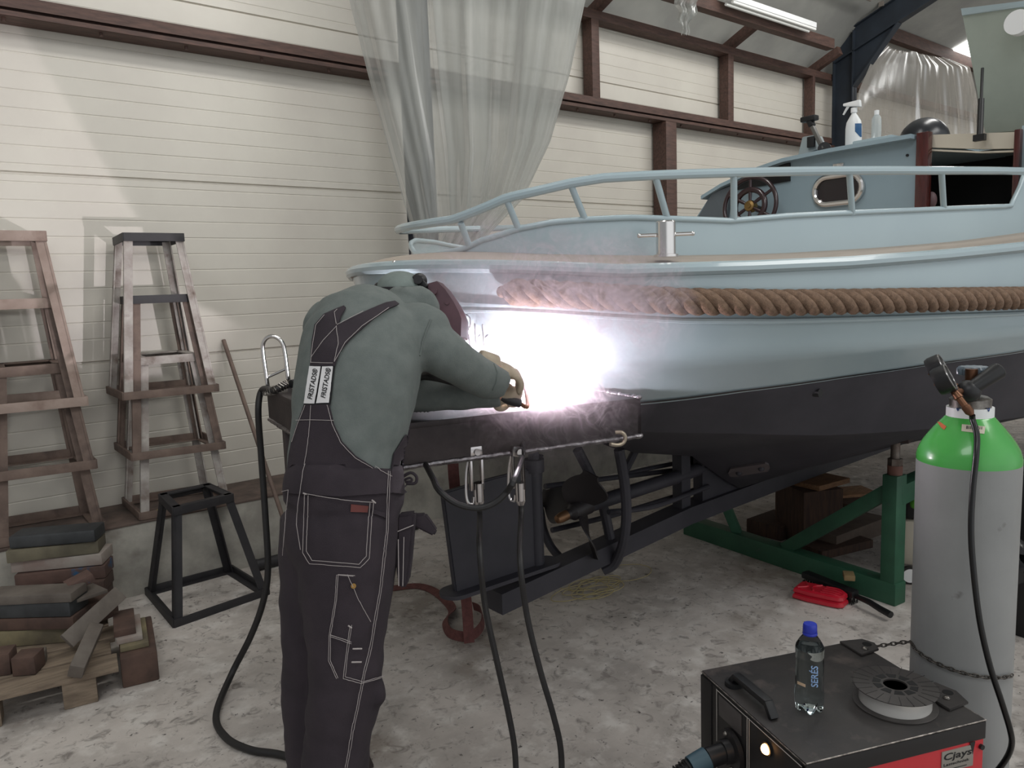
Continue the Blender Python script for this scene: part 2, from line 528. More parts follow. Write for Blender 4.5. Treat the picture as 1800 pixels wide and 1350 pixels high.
# plastic sheeting
def sheet_mat(name, c, alpha, rough, gloss=.5):
    m = bpy.data.materials.new(name); m.use_nodes = True
    nt = m.node_tree; N = nt.nodes; L = nt.links; N.clear()
    o = N.new('ShaderNodeOutputMaterial')
    tr = N.new('ShaderNodeBsdfTransparent'); di = N.new('ShaderNodeBsdfDiffuse'); tl = N.new('ShaderNodeBsdfTranslucent')
    gl = N.new('ShaderNodeBsdfGlossy'); gl.inputs['Roughness'].default_value = rough
    gl.inputs['Color'].default_value = (.9, .9, .9, 1)
    di.inputs['Color'].default_value = lin(c); tl.inputs['Color'].default_value = lin(c)
    a = N.new('ShaderNodeMixShader'); a.inputs[0].default_value = .5
    L.new(di.outputs[0], a.inputs[1]); L.new(tl.outputs[0], a.inputs[2])
    g = N.new('ShaderNodeMixShader'); lw = N.new('ShaderNodeFresnel'); lw.inputs['IOR'].default_value = 1.45
    gm = N.new('ShaderNodeMath'); gm.operation = 'MULTIPLY'; gm.inputs[1].default_value = gloss; L.new(lw.outputs[0], gm.inputs[0]); L.new(gm.outputs[0], g.inputs[0])
    mx = N.new('ShaderNodeMixShader')
    tcn = N.new('ShaderNodeTexCoord'); mp = N.new('ShaderNodeMapping'); mp.inputs['Scale'].default_value = (9, 9, .7)
    ns = N.new('ShaderNodeTexNoise'); ns.inputs['Scale'].default_value = 1.0; ns.inputs['Detail'].default_value = 3
    L.new(tcn.outputs['Object'], mp.inputs['Vector']); L.new(mp.outputs[0], ns.inputs['Vector'])
    mr = N.new('ShaderNodeMapRange'); mr.inputs['From Min'].default_value = .3; mr.inputs['From Max'].default_value = .7
    mr.inputs['To Min'].default_value = alpha-.15; mr.inputs['To Max'].default_value = alpha+.15
    L.new(ns.outputs['Fac'], mr.inputs['Value']); L.new(mr.outputs[0], mx.inputs[0])
    L.new(tr.outputs[0], mx.inputs[1]); L.new(a.outputs[0], mx.inputs[2])
    L.new(mx.outputs[0], g.inputs[1]); L.new(gl.outputs[0], g.inputs[2])
    L.new(g.outputs[0], o.inputs['Surface'])
    return m
m_sheet = sheet_mat('plastic_sheet', (186,188,184), .58, .3, .25)
m_sheet2 = sheet_mat('thin_plastic_sheet', (222,214,204), .40, .2, .4)

def fold(s, t, k, seed): return math.sin(s*k+seed+1.3*math.sin(t*2.1+seed))*.5+math.sin(s*k*2.3+seed*1.7+t)*.25
# big sheet: gathered at the bottom, hung from the roof
b = MB(); rows = []
L_ = [(560,-340),(580,-200),(600,-60),(612,0),(645,130),(690,290),(722,400),(738,458)]
R_ = [(1105,-340),(1075,-200),(1045,-60),(1030,0),(1003,130),(968,250),(920,350),(815,458)]
nv, nu = 80, 90
def along(P, t):
    t = min(max(t, 0), .9999)*(len(P)-1); i = int(t); f = t-i
    return (P[i][0]+(P[i+1][0]-P[i][0])*f, P[i][1]+(P[i+1][1]-P[i][1])*f)
for j in range(nv+1):
    t = j/nv; l, r = along(L_, t), along(R_, t); row = []
    for i in range(nu+1):
        s = i/nu
        amp = .022+.02*t
        D = 4.35 + amp*fold(s*6.28, t, 3.1, .4)*1.2 - .25*s + .12*math.sin(s*PI)*t
        ss = s + .006*math.sin(s*40+t*3)*(1-t*.5)
        D += .006*math.sin(s*95+2*math.sin(t*3))
        row.append(atD(l[0]+(r[0]-l[0])*ss, l[1]+(r[1]-l[1])*ss, D))
    rows.append(row)
b.loft(rows, open_ring=True, cap=False)
b.loft([[p-V(FWD)*.035+V((0,0,0)) for p in r[int(nu*.36):]] for r in rows], open_ring=True, cap=False)   # doubled over part of its width
o = obj('plastic_sheet', b, m_sheet, sharp=180); tag(o, 'large translucent plastic sheet hanging in folds from the roof above the stern', 'plastic sheet')
# thin sheet hung from the purlin beyond the second column
b = MB(); rows = []
Lp = [(1556,80),(1530,110),(1512,160),(1508,200),(1505,262)]
Rp = [(1668,103),(1706,118),(1716,160),(1722,200),(1728,262)]
for j in range(51):
    t = j/50; l, r = along(Lp, t), along(Rp, t); row = []
    for i in range(121):
        s = i/120
        p = atY(l[0]+(r[0]-l[0])*s, l[1]+(r[1]-l[1])*s + (9*math.sin(s*PI*2.2)**2 if j == 0 else 0), ypl-.10)
        sw = .5+.5*math.tanh((s-.38)*8)
        p.y += (.030*fold(s*20, t, 2.2, 2.0)*sw + .012*math.sin(s*85+1.5*math.sin(t*2+s*5))*(.4+.6*sw) + .02*(1-sw)*math.sin(3*(t-.35)*(t+1.2)*2+s*7+1.2*math.sin(s*9)))*(.35+.65*t)
        row.append(p)
    rows.append(row)
b.loft(rows, open_ring=True, cap=False)
o = obj('plastic_sheet', b, m_sheet2, sharp=180); tag(o, 'thin clear plastic sheet pinned to the purlin past the second steel column', 'plastic sheet')
# torn scrap
b = MB(); rows = []
for j in range(15):
    t = j/14
    lx = 1183+t*17+3*math.sin(t*17); rx = 1236-t*27+4*math.sin(t*13+1)
    rows.append([atD(lx+(rx-lx)*i/12, -14+t*74+3*math.sin(i*2), 5.0+.05*math.sin(i*1.1+t*4)) for i in range(13)])
b.loft(rows, open_ring=True, cap=False)
p = atD(1212, -14, 5.0); b.tube([p, V((p.x+.02, p.y, (p.z+roofz(p.y))/2)), V((p.x, p.y, roofz(p.y)-.004))], .006, 6)
o = obj('plastic_scrap', b, m_sheet, sharp=180); tag(o, 'torn scrap of plastic film dangling from the roof beside the light batten', 'plastic scrap')
# ------------------------------------------------------------------ the boat
CY = 2.5
XE = 9.2
m_hull = M('hull_paint', (170,187,192), (165,182,188), scale=2, rough=.22, coat=.4)
m_bottom = M('black_bottom_paint', (52,51,58), (62,60,67), scale=5, rough=.6)
m_stripe = M('stripe_paint', (26,26,30), rough=.3)
m_deck = M('deck_paint', (168,156,144), rough=.6, bump=.2, bscale=150)
m_bluedark = M('cabin_paint', (150,170,180), (144,164,174), scale=3, rough=.4)
m_mahog = M('mahogany', (84,34,30), (64,26,24), scale=12, rough=.25, coat=.5, stretch=(6,6,1))
m_rope = M('manila_rope', (140,114,94), (112,90,74), scale=60, rough=.9, bump=.9, bscale=300)

def plan(x0, L, B, n):
    def f(x):
        t = min(max((x-x0)/L, 0), 1); bb = B*(1-(1-t)**n)**(1/n)
        if x > 6: bb *= max(0, 1-((x-6)/(XE-6))**2.2)
        return bb
    return f
def tab(pts):
    xs = [p[0] for p in pts]; ys = [p[1] for p in pts]
    return lambda x: float(np.interp(x, xs, ys))
Bg = plan(1.38, 3.2, 1.45, 2.1); zg = tab([(1.38,1.69),(1.6,1.667),(1.83,1.643),(2.2,1.641),(2.55,1.645),(3,1.662),(3.5,1.687),(5,1.8),(7,2.0),(9.2,2.35)])
Br = plan(1.40, 3.2, 1.45, 2.1); zr = tab([(1.4,1.60),(1.58,1.585),(1.86,1.549),(2.0,1.533),(2.3,1.516),(2.6,1.507),(3,1.497),(3.5,1.483),(4.5,1.5),(9.2,2.0)])
Bm = plan(1.53, 3.15, 1.45, 2.1); zm = tab([(1.53,1.335),(2.0,1.335),(3,1.34),(4.5,1.35),(9.2,1.75)])
Bs = plan(1.93, 3.2, 1.45, 2.15); zs = tab([(1.93,1.128),(2.135,1.144),(2.411,1.181),(2.81,1.216),(3.19,1.237),(3.7,1.248),(9.2,1.5)])
Bc = plan(2.05, 3.2, 1.30, 2.1); zc = tab([(2.05,1.025),(2.33,1.011),(2.545,.995),(2.87,.961),(3.29,.938),(5,.88),(9.2,1.2)])
Bk = lambda x: .055; zk = tab([(2.1,1.10),(2.3,.97),(2.66,.80),(3.1,.71),(3.3,.58),(3.5,.46),(9.2,.5)])
X_ = [1.38, 1.40, 1.62, 2.06, 2.20, 2.12]
LV = [(Bg,zg,1.38),(Br,zr,1.40),(Bm,zm,1.53),(Bs,zs,1.93),(Bc,zc,2.05),(Bk,zk,2.15)]
NS = 70
def station(q, side):
    s = q*q*(.35+.65*q) if q < 1 else 1.0
    out = []
    for B_, z_, x0 in LV:
        x = x0+s*(XE-x0)
        out.append(V((x, CY+side*B_(x), z_(x))))
    return out
def level(i, dz=0.0, dout=0.0, q0=0.0, q1=1.0, side=-1, n=NS):
    P = []
    for k in range(n+1):
        q = q0+(q1-q0)*k/n
        p = station(q, side)[i].copy(); p.z += dz; P.append(p)
    if dout:
        O = []
        for k, p in enumerate(P):
            t = (P[min(k+1, n)]-P[max(k-1, 0)]); nn = V((t.y, -t.x, 0))*(1 if side < 0 else -1)
            if nn.length > 1e-9: nn.normalize()
            O.append(p+nn*dout)
        P = O
    return P
boat = thing('boat', 'pale blue steel tugboat with black bottom standing on blocks in the hall', 'boat', (4.0, CY, .25))
def subdiv(P, Q, n):
    return [P.lerp(Q, k/n) for k in range(n+1)]
b = MB(); bb_ = MB()
for side in (-1, 1):
    top, bot = [], []
    for k in range(NS+1):
        S = station(k/NS, side)
        top.append([S[0], S[0].lerp(S[1], .5), S[1]] + subdiv(S[1], S[2], 4)[1:] + subdiv(S[2], S[3], 4)[1:])
        bot.append(subdiv(S[3], S[4], 3) + subdiv(S[4], S[5], 4)[1:])
    b.loft(top, open_ring=True, cap=False); bb_.loft(bot, open_ring=True, cap=False)
for mb in (b, bb_):
    bmesh.ops.remove_doubles(mb.bm, verts=mb.bm.verts[:], dist=.0015)
    bmesh.ops.recalc_face_normals(mb.bm, faces=mb.bm.faces[:])
# close the bottom at the keel
hull = obj('hull', b, m_hull, boat, sharp=40)
bottom = obj('hull_bottom', bb_, m_bottom, boat, sharp=28)
HULL_T = bvh_world(hull)

# boot stripe: black line above, pale line, then the black bottom
b = MB()
for side in (-1, 1):
    rows = []
    for k in range(NS+1):
        S = station(k/NS, side); d = (S[2]-S[3]); d = d/max(d.length, 1e-6)
        tt_ = station(min(1, (k+1)/NS), side)[3]-station(max(0, (k-1)/NS), side)[3]; o_ = tt_.cross(d); o_ = o_.normalized()*.004*(1 if o_.y*side > 0 else -1)
        rows.append([S[3]+d*.036+o_, S[3]+d*.019+o_])
    b.loft(rows, open_ring=True, cap=False)
obj('boot_stripe', b, m_stripe, boat)

# gunwale pipe and rope, rub strakes
b = MB()
g = level(0, -.005, 0, 0, 1, -1, 90)[::-1]+level(0, -.005, 0, 0, 1, 1, 90)[1:]
b.tube(g, .022, 10); obj('gunwale_pipe', b, m_hull, boat)
b = MB()
for side in (-1, 1):
    for lv, dz, r in ((1, -.062, .010),):
        b.tube(level(lv, dz, -.002, .12, .97, side), r, 8)
obj('rubbing_strake', b, m_hull, boat)

def rope_path(side): return [p for p in level(1, 0, .030, .0, .80, side, 260) if p.x > 1.545]
for side in (-1, 1):                                # one length of rope along each side, ending short of the stern
    path = rope_path(side)
    acc = [0.0]
    for p, q in zip(path[:-1], path[1:]): acc.append(acc[-1]+(q-p).length)
    n = int(acc[-1]/.012)
    A = np.array([[p.x, p.y, p.z] for p in path]); ss = np.linspace(0, acc[-1], n)
    ev = [V(tuple(float(np.interp(s, acc, A[:, c])) for c in range(3))) for s in ss]
    b = MB(); pitch = .212; R1, r1 = .0255, .0200
    for k in range(4):
        pts = []; rad = []
        for i, p in enumerate(ev):
            t = (ev[min(i+1, n-1)]-ev[max(i-1, 0)]).normalized(); up = V((0,0,1)); sd = t.cross(up).normalized(); u2 = sd.cross(t)
            a = 2*PI*(ss[i]/pitch+k/4)*side
            f = min(1, .35+ss[i]/.05)
            pts.append(p+sd*math.cos(a)*R1*f+u2*math.sin(a)*R1*f); rad.append(r1*f)
        b.tube(pts, rad, 10)
    b.ell(ev[0], (.02,.02,.02))
    obj('rope_fender', b, m_rope, boat, sharp=60, label='thick twisted manila rope fender along the hull side')

# name on the stern
b = MB()
def stroke(path, r, n=6): drape_line(b, HULL_T, [(p.x, p.y) for p in smooth([(u, v, 0) for u, v in path], n)], r, .001, 2.2, 5)
stroke([(806,572),(809,560),(815,554.5),(822,554),(827,560),(828,570),(824,580),(817,586),(810,588)], .0022)
stroke([(812,556),(812,580),(814,610)], .0030)
stroke([(826,588),(828,612)], .0032); stroke([(825,576),(826,578)], .004)
stroke([(835.5,569),(837,590),(839,613)], .0028); stroke([(838,595),(845,588)], .0014); stroke([(839,596),(846,612)], .0018)
stroke([(849,570),(850.5,590),(852,613)], .0026); stroke([(851,595),(858,588)], .0014); stroke([(852,596),(859,612)], .0018)
obj('name_lettering', b, M('name_paint', (60,62,66), rough=.4), boat, label='dark grey painted name')

# plate seam
# deck
b = MB(); rows = []
for k in range(NS+1):
    l = station(k/NS, -1)[0]; r = station(k/NS, 1)[0]
    wd = min(1, (r-l).length/1.6); rows.append([l+(r-l)*(i/28)+V((0,0,.105*wd*(1-(1-i/14)**2)-.003)) for i in range(29)])
b.loft(rows, open_ring=True, cap=False); obj('deck', b, m_deck, boat, sharp=60)

# coaming (raised plate round the cockpit) and rail
Bco = plan(1.63, 3.2, 1.20, 2.1)
zco = tab([(1.63,1.735),(1.654,1.744),(1.68,1.77),(1.755,1.803),(1.835,1.820),(1.923,1.824),(2.044,1.826),(2.177,1.818),(2.38,1.807),(2.615,1.823),(3.256,1.848),(3.888,1.875),(3.97,1.88),(4.03,1.95),(4.13,2.10),(4.2,2.22)])
def co_path(x1, n, side, side_f=Bco, x0=1.63):
    out = []
    for k in range(n+1):
        x = x0+(x1-x0)*(k/n)**2.2
        out.append(V((x, CY+side*side_f(x), 0)))
    return out
loop = co_path(4.2, 70, -1)[::-1]+co_path(4.2, 70, 1)[1:]
ztop = lambda p: zco(p.x) if p.y < CY else min(zco(p.x), 1.88)
b = MB(); b.loft([[V((p.x, p.y, zg(p.x)+.0)), V((p.x, p.y, ztop(p)))] for p in loop], open_ring=True, cap=False)
b2 = [V((p.x, p.y, ztop(p))) for p in loop]
b.tube(b2, .011, 8); obj('coaming', b, m_hull, boat, sharp=50)

Bra = plan(1.58, 3.2, 1.25, 2.1)
zra = tab([(1.58,1.845),(1.603,1.847),(1.70,1.907),(1.85,1.944),(1.936,1.957),(2.085,1.962),(2.346,1.968),(2.811,1.982),(3.267,1.996),(3.933,2.023),(4.2,2.04)])
near = [V((p.x, p.y, zra(p.x))) for p in co_path(4.02, 60, -1, Bra, 1.58)]
zrf = tab([(1.58,1.845),(1.7,1.855),(1.9,1.875),(2.2,1.90),(3,1.95),(3.933,2.023)])
far = [V((p.x, p.y, zrf(p.x))) for p in co_path(3.93, 60, 1, Bra, 1.58)]
rl = near[::-1]+far[1:]
b = MB(); b.tube(rl, .0165, 10); rail = obj('railing', b, m_hull, boat)
def nearest_x(P, x): return min(P, key=lambda p: abs(p.x-x))
RAILB = bvh_world(rail)
for (u1, v1, u2, v2) in ((1290,306,1290,387),(1493,302,1498,375),(1655,302,1659,367),(1152,310,1172,381),(1003,324,1028,385),(890,350,911,401),(810,392,825,433)):
    # stanchion: foot on the coaming, head on the rail, both found on the near side
    def on(f, x0, u, v):
        d = ray(u, v); t = 1.0; prev = -1
        while t < 5:
            p = EYEP+d*t
            if p.x > x0 and p.y > CY-f(p.x): return p
            t += .004
        return EYEP+d*2.7
    h = on(Bra, 1.58, u1, v1); f = on(Bco, 1.63, u2, v2)
    b = MB(); b.cyl(h, f+(f-h)*.02, .012, seg=12); obj('stanchion', b, m_hull, rail)
for u, v0, v1 in ((842, 396, 428),):
    p = min(far, key=lambda q: abs((RT.dot(q-EYEP)/FWD.dot(q-EYEP))*F_PX+900-u))
    b = MB(); b.cyl(p, V((p.x, p.y-.03, zco(p.x)-.02)), .012, seg=12); obj('stanchion', b, m_hull, rail)

# bollards
def bollard(c, h, r, ang):
    b = MB(); c = V(c)
    b.lathe([(r*1.25,0),(r*1.25,.008),(r,.010),(r,h-.004),(r-.004,h)], c, seg=32)
    o = obj('bollard', b, m_chrome, boat, label='polished steel bollard')
    b = MB(); d = V((math.cos(ang), math.sin(ang), 0))*.088; m_ = c+V((0,0,h*.62))
    b.tube([m_-d, m_+d], .0065, 10); b.ell(m_-d, (.0075,)*3, seg=10); b.ell(m_+d, (.0075,)*3, seg=10)
    obj('cross_pin', b, m_chrome, o)
p = atD(1171, 449, 2.56); bollard((p.x, p.y, p.z-.005), .118, .033, -.75)
p = atD(726, 467, 2.75); bollard((p.x, p.y, p.z-.02), .05, .022, .2)

# bulkhead and cabin
XB = 4.2
P_ = [(3.42,1.66),(3.27,2.0),(3.13,2.158),(3.0,2.186),(2.75,2.25),(2.59,2.275),(2.3,2.285),(1.86,2.28),(1.86,1.66)]
b = MB(); b.prism([(XB, y, z) for y, z in P_], (.03,0,0)); obj('bulkhead', b, m_bluedark, boat)
b = MB(); b.box((XB+.015, 1.343, 1.96), (.03, .085, .60)); b.box((XB+1.4, 1.31, 1.97), (2.8, .03, .62)); obj('cabin_side', b, m_hull, boat)
b = MB(); b.box((XB+1.4, 3.26, 1.82), (2.8, .03, .32)); obj('cabin_side', b, m_hull, boat)
b = MB()                                             # roof plate with a lip over the bulkhead
Rf = [(3.17,2.125),(3.02,2.183),(2.76,2.248),(2.59,2.275),(2.3,2.285),(1.86,2.287)]
b.loft([[V((XB-.07, y, z-.010)), V((XB-.07, y, z+.012)), V((XB+2.9, y, z+.012)), V((XB+2.9, y, z-.010))] for y, z in Rf]); obj('cabin_roof', b, m_bluedark, boat)
b = MB(); b.box((XB+1.85, 1.59, 2.29), (2.1, .58, .02)); obj('cabin_roof', b, m_hull, boat)
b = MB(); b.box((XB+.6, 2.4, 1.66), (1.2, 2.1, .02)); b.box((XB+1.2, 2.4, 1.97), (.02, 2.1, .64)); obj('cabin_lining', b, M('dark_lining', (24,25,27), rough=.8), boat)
# lower grey cheek at the port corner
b = MB(); q = [atX(1224,386,XB-.05), atX(1252,339,XB-.05), atX(1284,327,XB-.03), atX(1276,388,XB-.03)]
b.prism(q, (.05,0,0)); obj('cheek_plate', b, M('cheek_grey', (96,104,110), rough=.5), boat)
# recess with instrument panel
b = MB(); q = [atX(1294,309,XB-.012), atX(1388,286,XB-.012), atX(1388,318,XB-.012), atX(1294,334,XB-.012)]
b.prism(q, (.012,0,0)); obj('instrument_panel', b, M('panel_black', (18,18,20), rough=.4), boat, label='black instrument panel')
b = MB(); q = atX(1474, 290, XB-.008); b.box((q.x, q.y, q.z), (.012, .062, .018), bev=.004); obj('vent_slot', b, m_chrome, boat)
b = MB(); q = atX(1595, 273, XB-.003); b.cyl((q.x-.004, q.y, q.z), (q.x+.01, q.y, q.z), .007, seg=12); obj('screw', b, m_black, boat)
# porthole
def stadium(c, w, h, n=12):
    r = h/2; out = []
    for s in (1, -1):
        for k in range(n+1):
            a = -PI/2+PI*k/n
            out.append((c[0]+s*((w/2-r)+r*math.cos(a)), c[1]+s*r*math.sin(a)))
    return out
q0 = atX(1431, 334, XB); q1 = atX(1520, 331, XB); qc = (q0+q1)/2; qt = atX(1475, 306, XB); qb = atX(1473, 361, XB)
wph = abs(q0.y-q1.y)-.02; hph = abs(qt.z-qb.z)-.02
b = MB(); ring = [V((XB-.012, y, z)) for y, z in stadium((qc.y, (qt.z+qb.z)/2), wph, hph)]
b.tube(ring, .017, 10, closed=True); ph = obj('porthole', b, m_chrome, boat, label='chrome rimmed oval porthole')
b = MB(); b.prism([V((XB-.010, y, z)) for y, z in stadium((qc.y, (qt.z+qb.z)/2), wph-.01, hph-.01)], (.006,0,0))
obj('pane', b, M('dark_glass', (30,22,26), rough=.08), ph)
# companionway posts, header, hood
for u0, u1, v0, v1 in ((1612, 1634, 234, 372), (1784, 1796, 228, 330)):
    a = atX(u0, v0, XB-.02); c = atX(u1, v0, XB-.02); d_ = atX(u0, v1, XB-.02)
    b = MB(); b.box((XB-.005, (a.y+c.y)/2, (a.z+1.66)/2), (.05, abs(a.y-c.y), a.z-1.66), bev=.006); obj('door_post', b, m_mahog, boat, label='varnished mahogany door post')
q = [atX(1633,237,XB+.02), atX(1785,232,XB+.02), atX(1785,261,XB+.02), atX(1725,262,XB+.02), atX(1633,259,XB+.02)]
b = MB(); b.prism(q, (.03,0,0))
q = [atX(1633,262,XB+.015), atX(1725,266,XB+.015), atX(1785,264,XB+.015), atX(1785,267,XB+.015), atX(1725,269,XB+.015), atX(1633,265,XB+.015)]
b.prism(q, (.03,0,0)); obj('header', b, M('cream_paint', (206,198,182), rough=.5), boat, label='cream header board')
b = MB(); q = atX(1637, 352, XB+.2); b.ell(q, (.03, .028, .045)); obj('door_knob', b, M('pinkish_plastic', (120,96,100), rough=.5), boat)
# raised hatch with gas strut
hq = [atX(1690,17,4.30), atX(1860,-4,4.30), atX(1860,224,4.60), atX(1732,234,4.60)]
b = MB(); b.prism(hq, (.035,0,-.012)); hatch = obj('hatch', b, M('hatch_paint', (176,186,176), (170,180,170), rough=.6), boat, label='pale green hatch standing open')
hq2 = [atX(1689,15,4.29), atX(1860,-6,4.29), atX(1860,3,4.30), atX(1691,27,4.30)]
b = MB(); b.prism(hq2, (.06,0,0)); obj('hatch_edge', b, m_hull, hatch)
b = MB(); q = atX(1790, 40, 4.27); b.cyl(q-V((.02,0,0)), q+V((.03,0,0)), .055, seg=28); obj('vent', b, m_white, hatch)
ga, gb = atX(1727, 120, 4.28), atX(1722, 242, 4.17)
b = MB(); b.cyl(ga, ga.lerp(gb, .5), .007, seg=12); st = obj('gas_strut', b, m_black, hatch)
b = MB(); b.cyl(ga.lerp(gb, .45), gb, .014, seg=14); b.box(gb, (.03, .05, .03)); obj('strut_body', b, m_black, st)
# steering wheel
wc = atX(1318, 362, XB-.16); wn = V((-1,-.12,.12)).normalized()
m_wheel = M('wheel_wood', (42,19,23), rough=.3, coat=.5)
b = MB(); b.torus(wc, wn, .165, .013, 56, 12); wh = obj('steering_wheel', b, m_wheel, boat, label='dark varnished steering wheel')
b = MB(); b.torus(wc, wn, .095, .017, 48, 12); obj('inner_ring', b, m_wheel, wh)
for k in range(6):
    a = wn.orthogonal().normalized(); c = wn.cross(a); d = a*math.cos(k*PI/3+.3)+c*math.sin(k*PI/3+.3)
    b = MB(); b.tube([wc+d*.02, wc+d*.06, wc+d*.17], [.008,.011,.009], 10); obj('spoke', b, m_wheel, wh)
b = MB(); b.lathe([(.035,-.03),(.035,.0),(.03,.012),(.016,.016),(.016,.022),(.0,.022)], wc, wn, 28); obj('hub', b, M('brass', (150,122,78), rough=.35, metal=1), wh, label='brass hub')
b = MB(); b.cyl(wc, wc-wn*.17, .02); obj('wheel_shaft', b, m_black, wh)
# throttle box on the cabin roof
tb = atX(1432, 258, XB+.1); m_thr = M('throttle_grey', (150,160,162), rough=.35)
b = MB(); b.hexa([tb+V(q) for q in ((-.07,.07,-.06),(-.07,-.05,-.03),(.07,-.05,-.03),(.07,.07,-.06),(-.05,.05,.06),(-.05,-.02,.06),(.05,-.02,.06),(.05,.05,.06))], .006); th = obj('throttle', b, m_thr, boat, label='grey throttle box with black lever')
la_, lb_ = atX(1447, 262, XB+.03), atX(1428, 222, XB+.03)
b = MB(); b.bar(la_, lb_, .03, .02, bev=.004); obj('lever', b, M('lever_grey', (92,90,86), rough=.4), th)
b = MB(); le = atX(1423, 210, XB+.03); b.bar(lb_, le, .04, .03, bev=.006); a_, c_ = atX(1410,212,XB+.03), atX(1436,206,XB+.03); b.bar(a_, c_, .05, .03, bev=.008); obj('lever_grip', b, m_black, th)
b = MB(); q = atX(1450, 262, XB+.05); b.cyl(q, q+V((-.03,-.012,0)), .035, seg=24); obj('pivot_cap', b, m_black, th)
b = MB(); q = atX(1421, 252, XB-.01); b.box(q+V((.03,.0,.01)), (.02, .045, .06), bev=.004); obj('throttle_panel', b, m_black, th)
# black locker edge on roof
b = MB(); q0, q1 = atX(1490, 248, XB+.05), atX(1562, 243, XB+.05); b.box(((XB+.2), (q0.y+q1.y)/2, 2.315), (.22, abs(q0.y-q1.y), .05), bev=.006); obj('roof_box', b, m_hull, boat)

# ---- underwater gear
keel_pts = [(1.85,.285),(3.1,.395),(4.2,.425),(8.8,.50)]
b = MB()
kw = .055
for (xa_, za_), (xb_, zb_) in zip(keel_pts[:-1], keel_pts[1:]):
    b.hexa([(xa_,CY-kw,za_-.045),(xb_,CY-kw,zb_-.045),(xb_,CY+kw,zb_-.045),(xa_,CY+kw,za_-.045),
            (xa_,CY-kw,za_+.045),(xb_,CY-kw,zb_+.045),(xb_,CY+kw,zb_+.045),(xa_,CY+kw,za_+.045)])
obj('keel', b, m_bottom, boat)
b = MB(); sk = [(3.22,.40),(3.22,.74),(3.6,.60),(3.9,.47),(8.6,.52),(8.6,.46),(4.2,.42)]
b.prism([(x, CY-.03, z) for x, z in sk], (0,.06,0)); obj('skeg', b, m_bottom, boat)
b = MB(); sk = [(3.05,.40),(3.05,.76),(3.12,.76),(3.12,.40)]
b.prism([(x, CY-.03, z) for x, z in sk], (0,.06,0)); obj('skeg', b, m_bottom, boat)
# rudder
rA, rB, rC, rD = atY(799,1046,CY), atY(955,996,CY), atY(950,818,CY), atY(772,866,CY)
b = MB(); b.prism([rA+V((0,-.014,0)), V((rB.x,CY-.014,rB.z)), V((rB.x,CY-.014,rC.z)), V((rC.x-.26,CY-.014,rC.z-.005)), V((rA.x-.04,CY-.014,rD.z))], (0,.028,0), .005); rud = obj('rudder', b, m_bottom, boat)
b = MB(); q = stadium(((rA.x+rB.x)/2+.01, CY), rB.x-rA.x+.14, .13); b.prism([(x, y, rA.z+.002) for x, y in q], (0,0,.016)); obj('end_plate', b, m_bottom, rud)
b = MB(); b.cyl((rB.x-.035, CY, rB.z), (rB.x-.035, CY, rC.z+.0), .030); b.cyl((rB.x-.035, CY, rC.z-.02), (rB.x-.035, CY, rC.z+.035), .045); b.cyl((rB.x-.035, CY, rC.z), (rB.x-.035, CY, 1.30), .024); obj('rudder_stock', b, m_bottom, rud)
# propeller
hub = atY(1000, 903, CY); ax = V((1, 0, .16)).normalized()
m_prop = M('propeller_paint', (40,36,38), rough=.5)
b = MB(); b.lathe([(.012,-.06),(.022,-.045),(.024,.0),(.04,.02),(.045,.12)], hub, ax, 24)
prop = obj('propeller_hub', b, m_prop, boat)
b = MB(); b.lathe([(.001,-.085),(.018,-.075),(.024,-.05),(.024,-.015)], hub, ax, 24); obj('nose_cone', b, M('bronze', (128,96,70), rough=.45, metal=.7), prop, label='bronze shaft nut')
a0 = V((0,1,0)); c0 = ax.cross(a0)
hc = hub+ax*.07
for k, ang in enumerate((2.15, 2.15+2.2, 2.15+4.2)):
    d = a0*math.cos(ang)+c0*math.sin(ang); tt = ax.cross(d)
    rows = []
    for i in range(13):
        s = i/12; rr = .03+.21*s; w = .105*math.sin(min(1, .18+s*.95)*PI*.93)**.7; pit = .95-.55*s
        row = []
        for j in range(-4, 5):
            y = j/4*w
            row.append(hc+d*rr*math.cos(y*1.2)+tt*(y*math.cos(pit))+ax*(y*math.sin(pit)-.02*s))
        rows.append([p+ax*.004 for p in row]+[p-ax*.004 for p in row[::-1]])
    b = MB(); b.loft(rows); obj('blade', b, m_prop, prop)
b = MB(); b.tube([hc, atY(1200, 835, CY), atY(1275, 806, CY)], .034, 16); obj('propeller_shaft', b, m_bottom, boat)
# propeller guard pipes
def gpipe(pts, r=.02, y=CY):
    b = MB(); b.tube(smooth([atY(u, v, y+dy) for u, v, dy in pts], 6), r, 10); obj('guard_pipe', b, m_bottom, boat)
gpipe([(1088,790,-.16),(1098,850,-.16),(1101,905,-.15),(1095,955,-.12),(1080,990,-.06),(1060,1003,-.02)], .024)
gpipe([(1015,790,.05),(1040,840,.04),(1060,890,.02),(1075,960,0),(1078,985,0)], .024)
gpipe([(950,900,.22),(955,930,.21),(968,960,.18),(990,985,.10),(1010,996,.04)], .020)
gpipe([(950,900,.22),(945,870,.22),(948,800,.2)], .020)
gpipe([(958,855,.14),(1060,842,.12),(1200,825,.1)], .013)
gpipe([(970,932,.1),(1080,905,.08),(1200,868,.06),(1245,852,.05)], .013)
gpipe([(1070,900,-.08),(1150,890,-.06),(1245,855,-.04)], .013)
gpipe([(1118,790,.1),(1095,835,.1)], .02)
gpipe([(1080,840,.12),(1130,826,.12),(1200,812,.1)], .012)
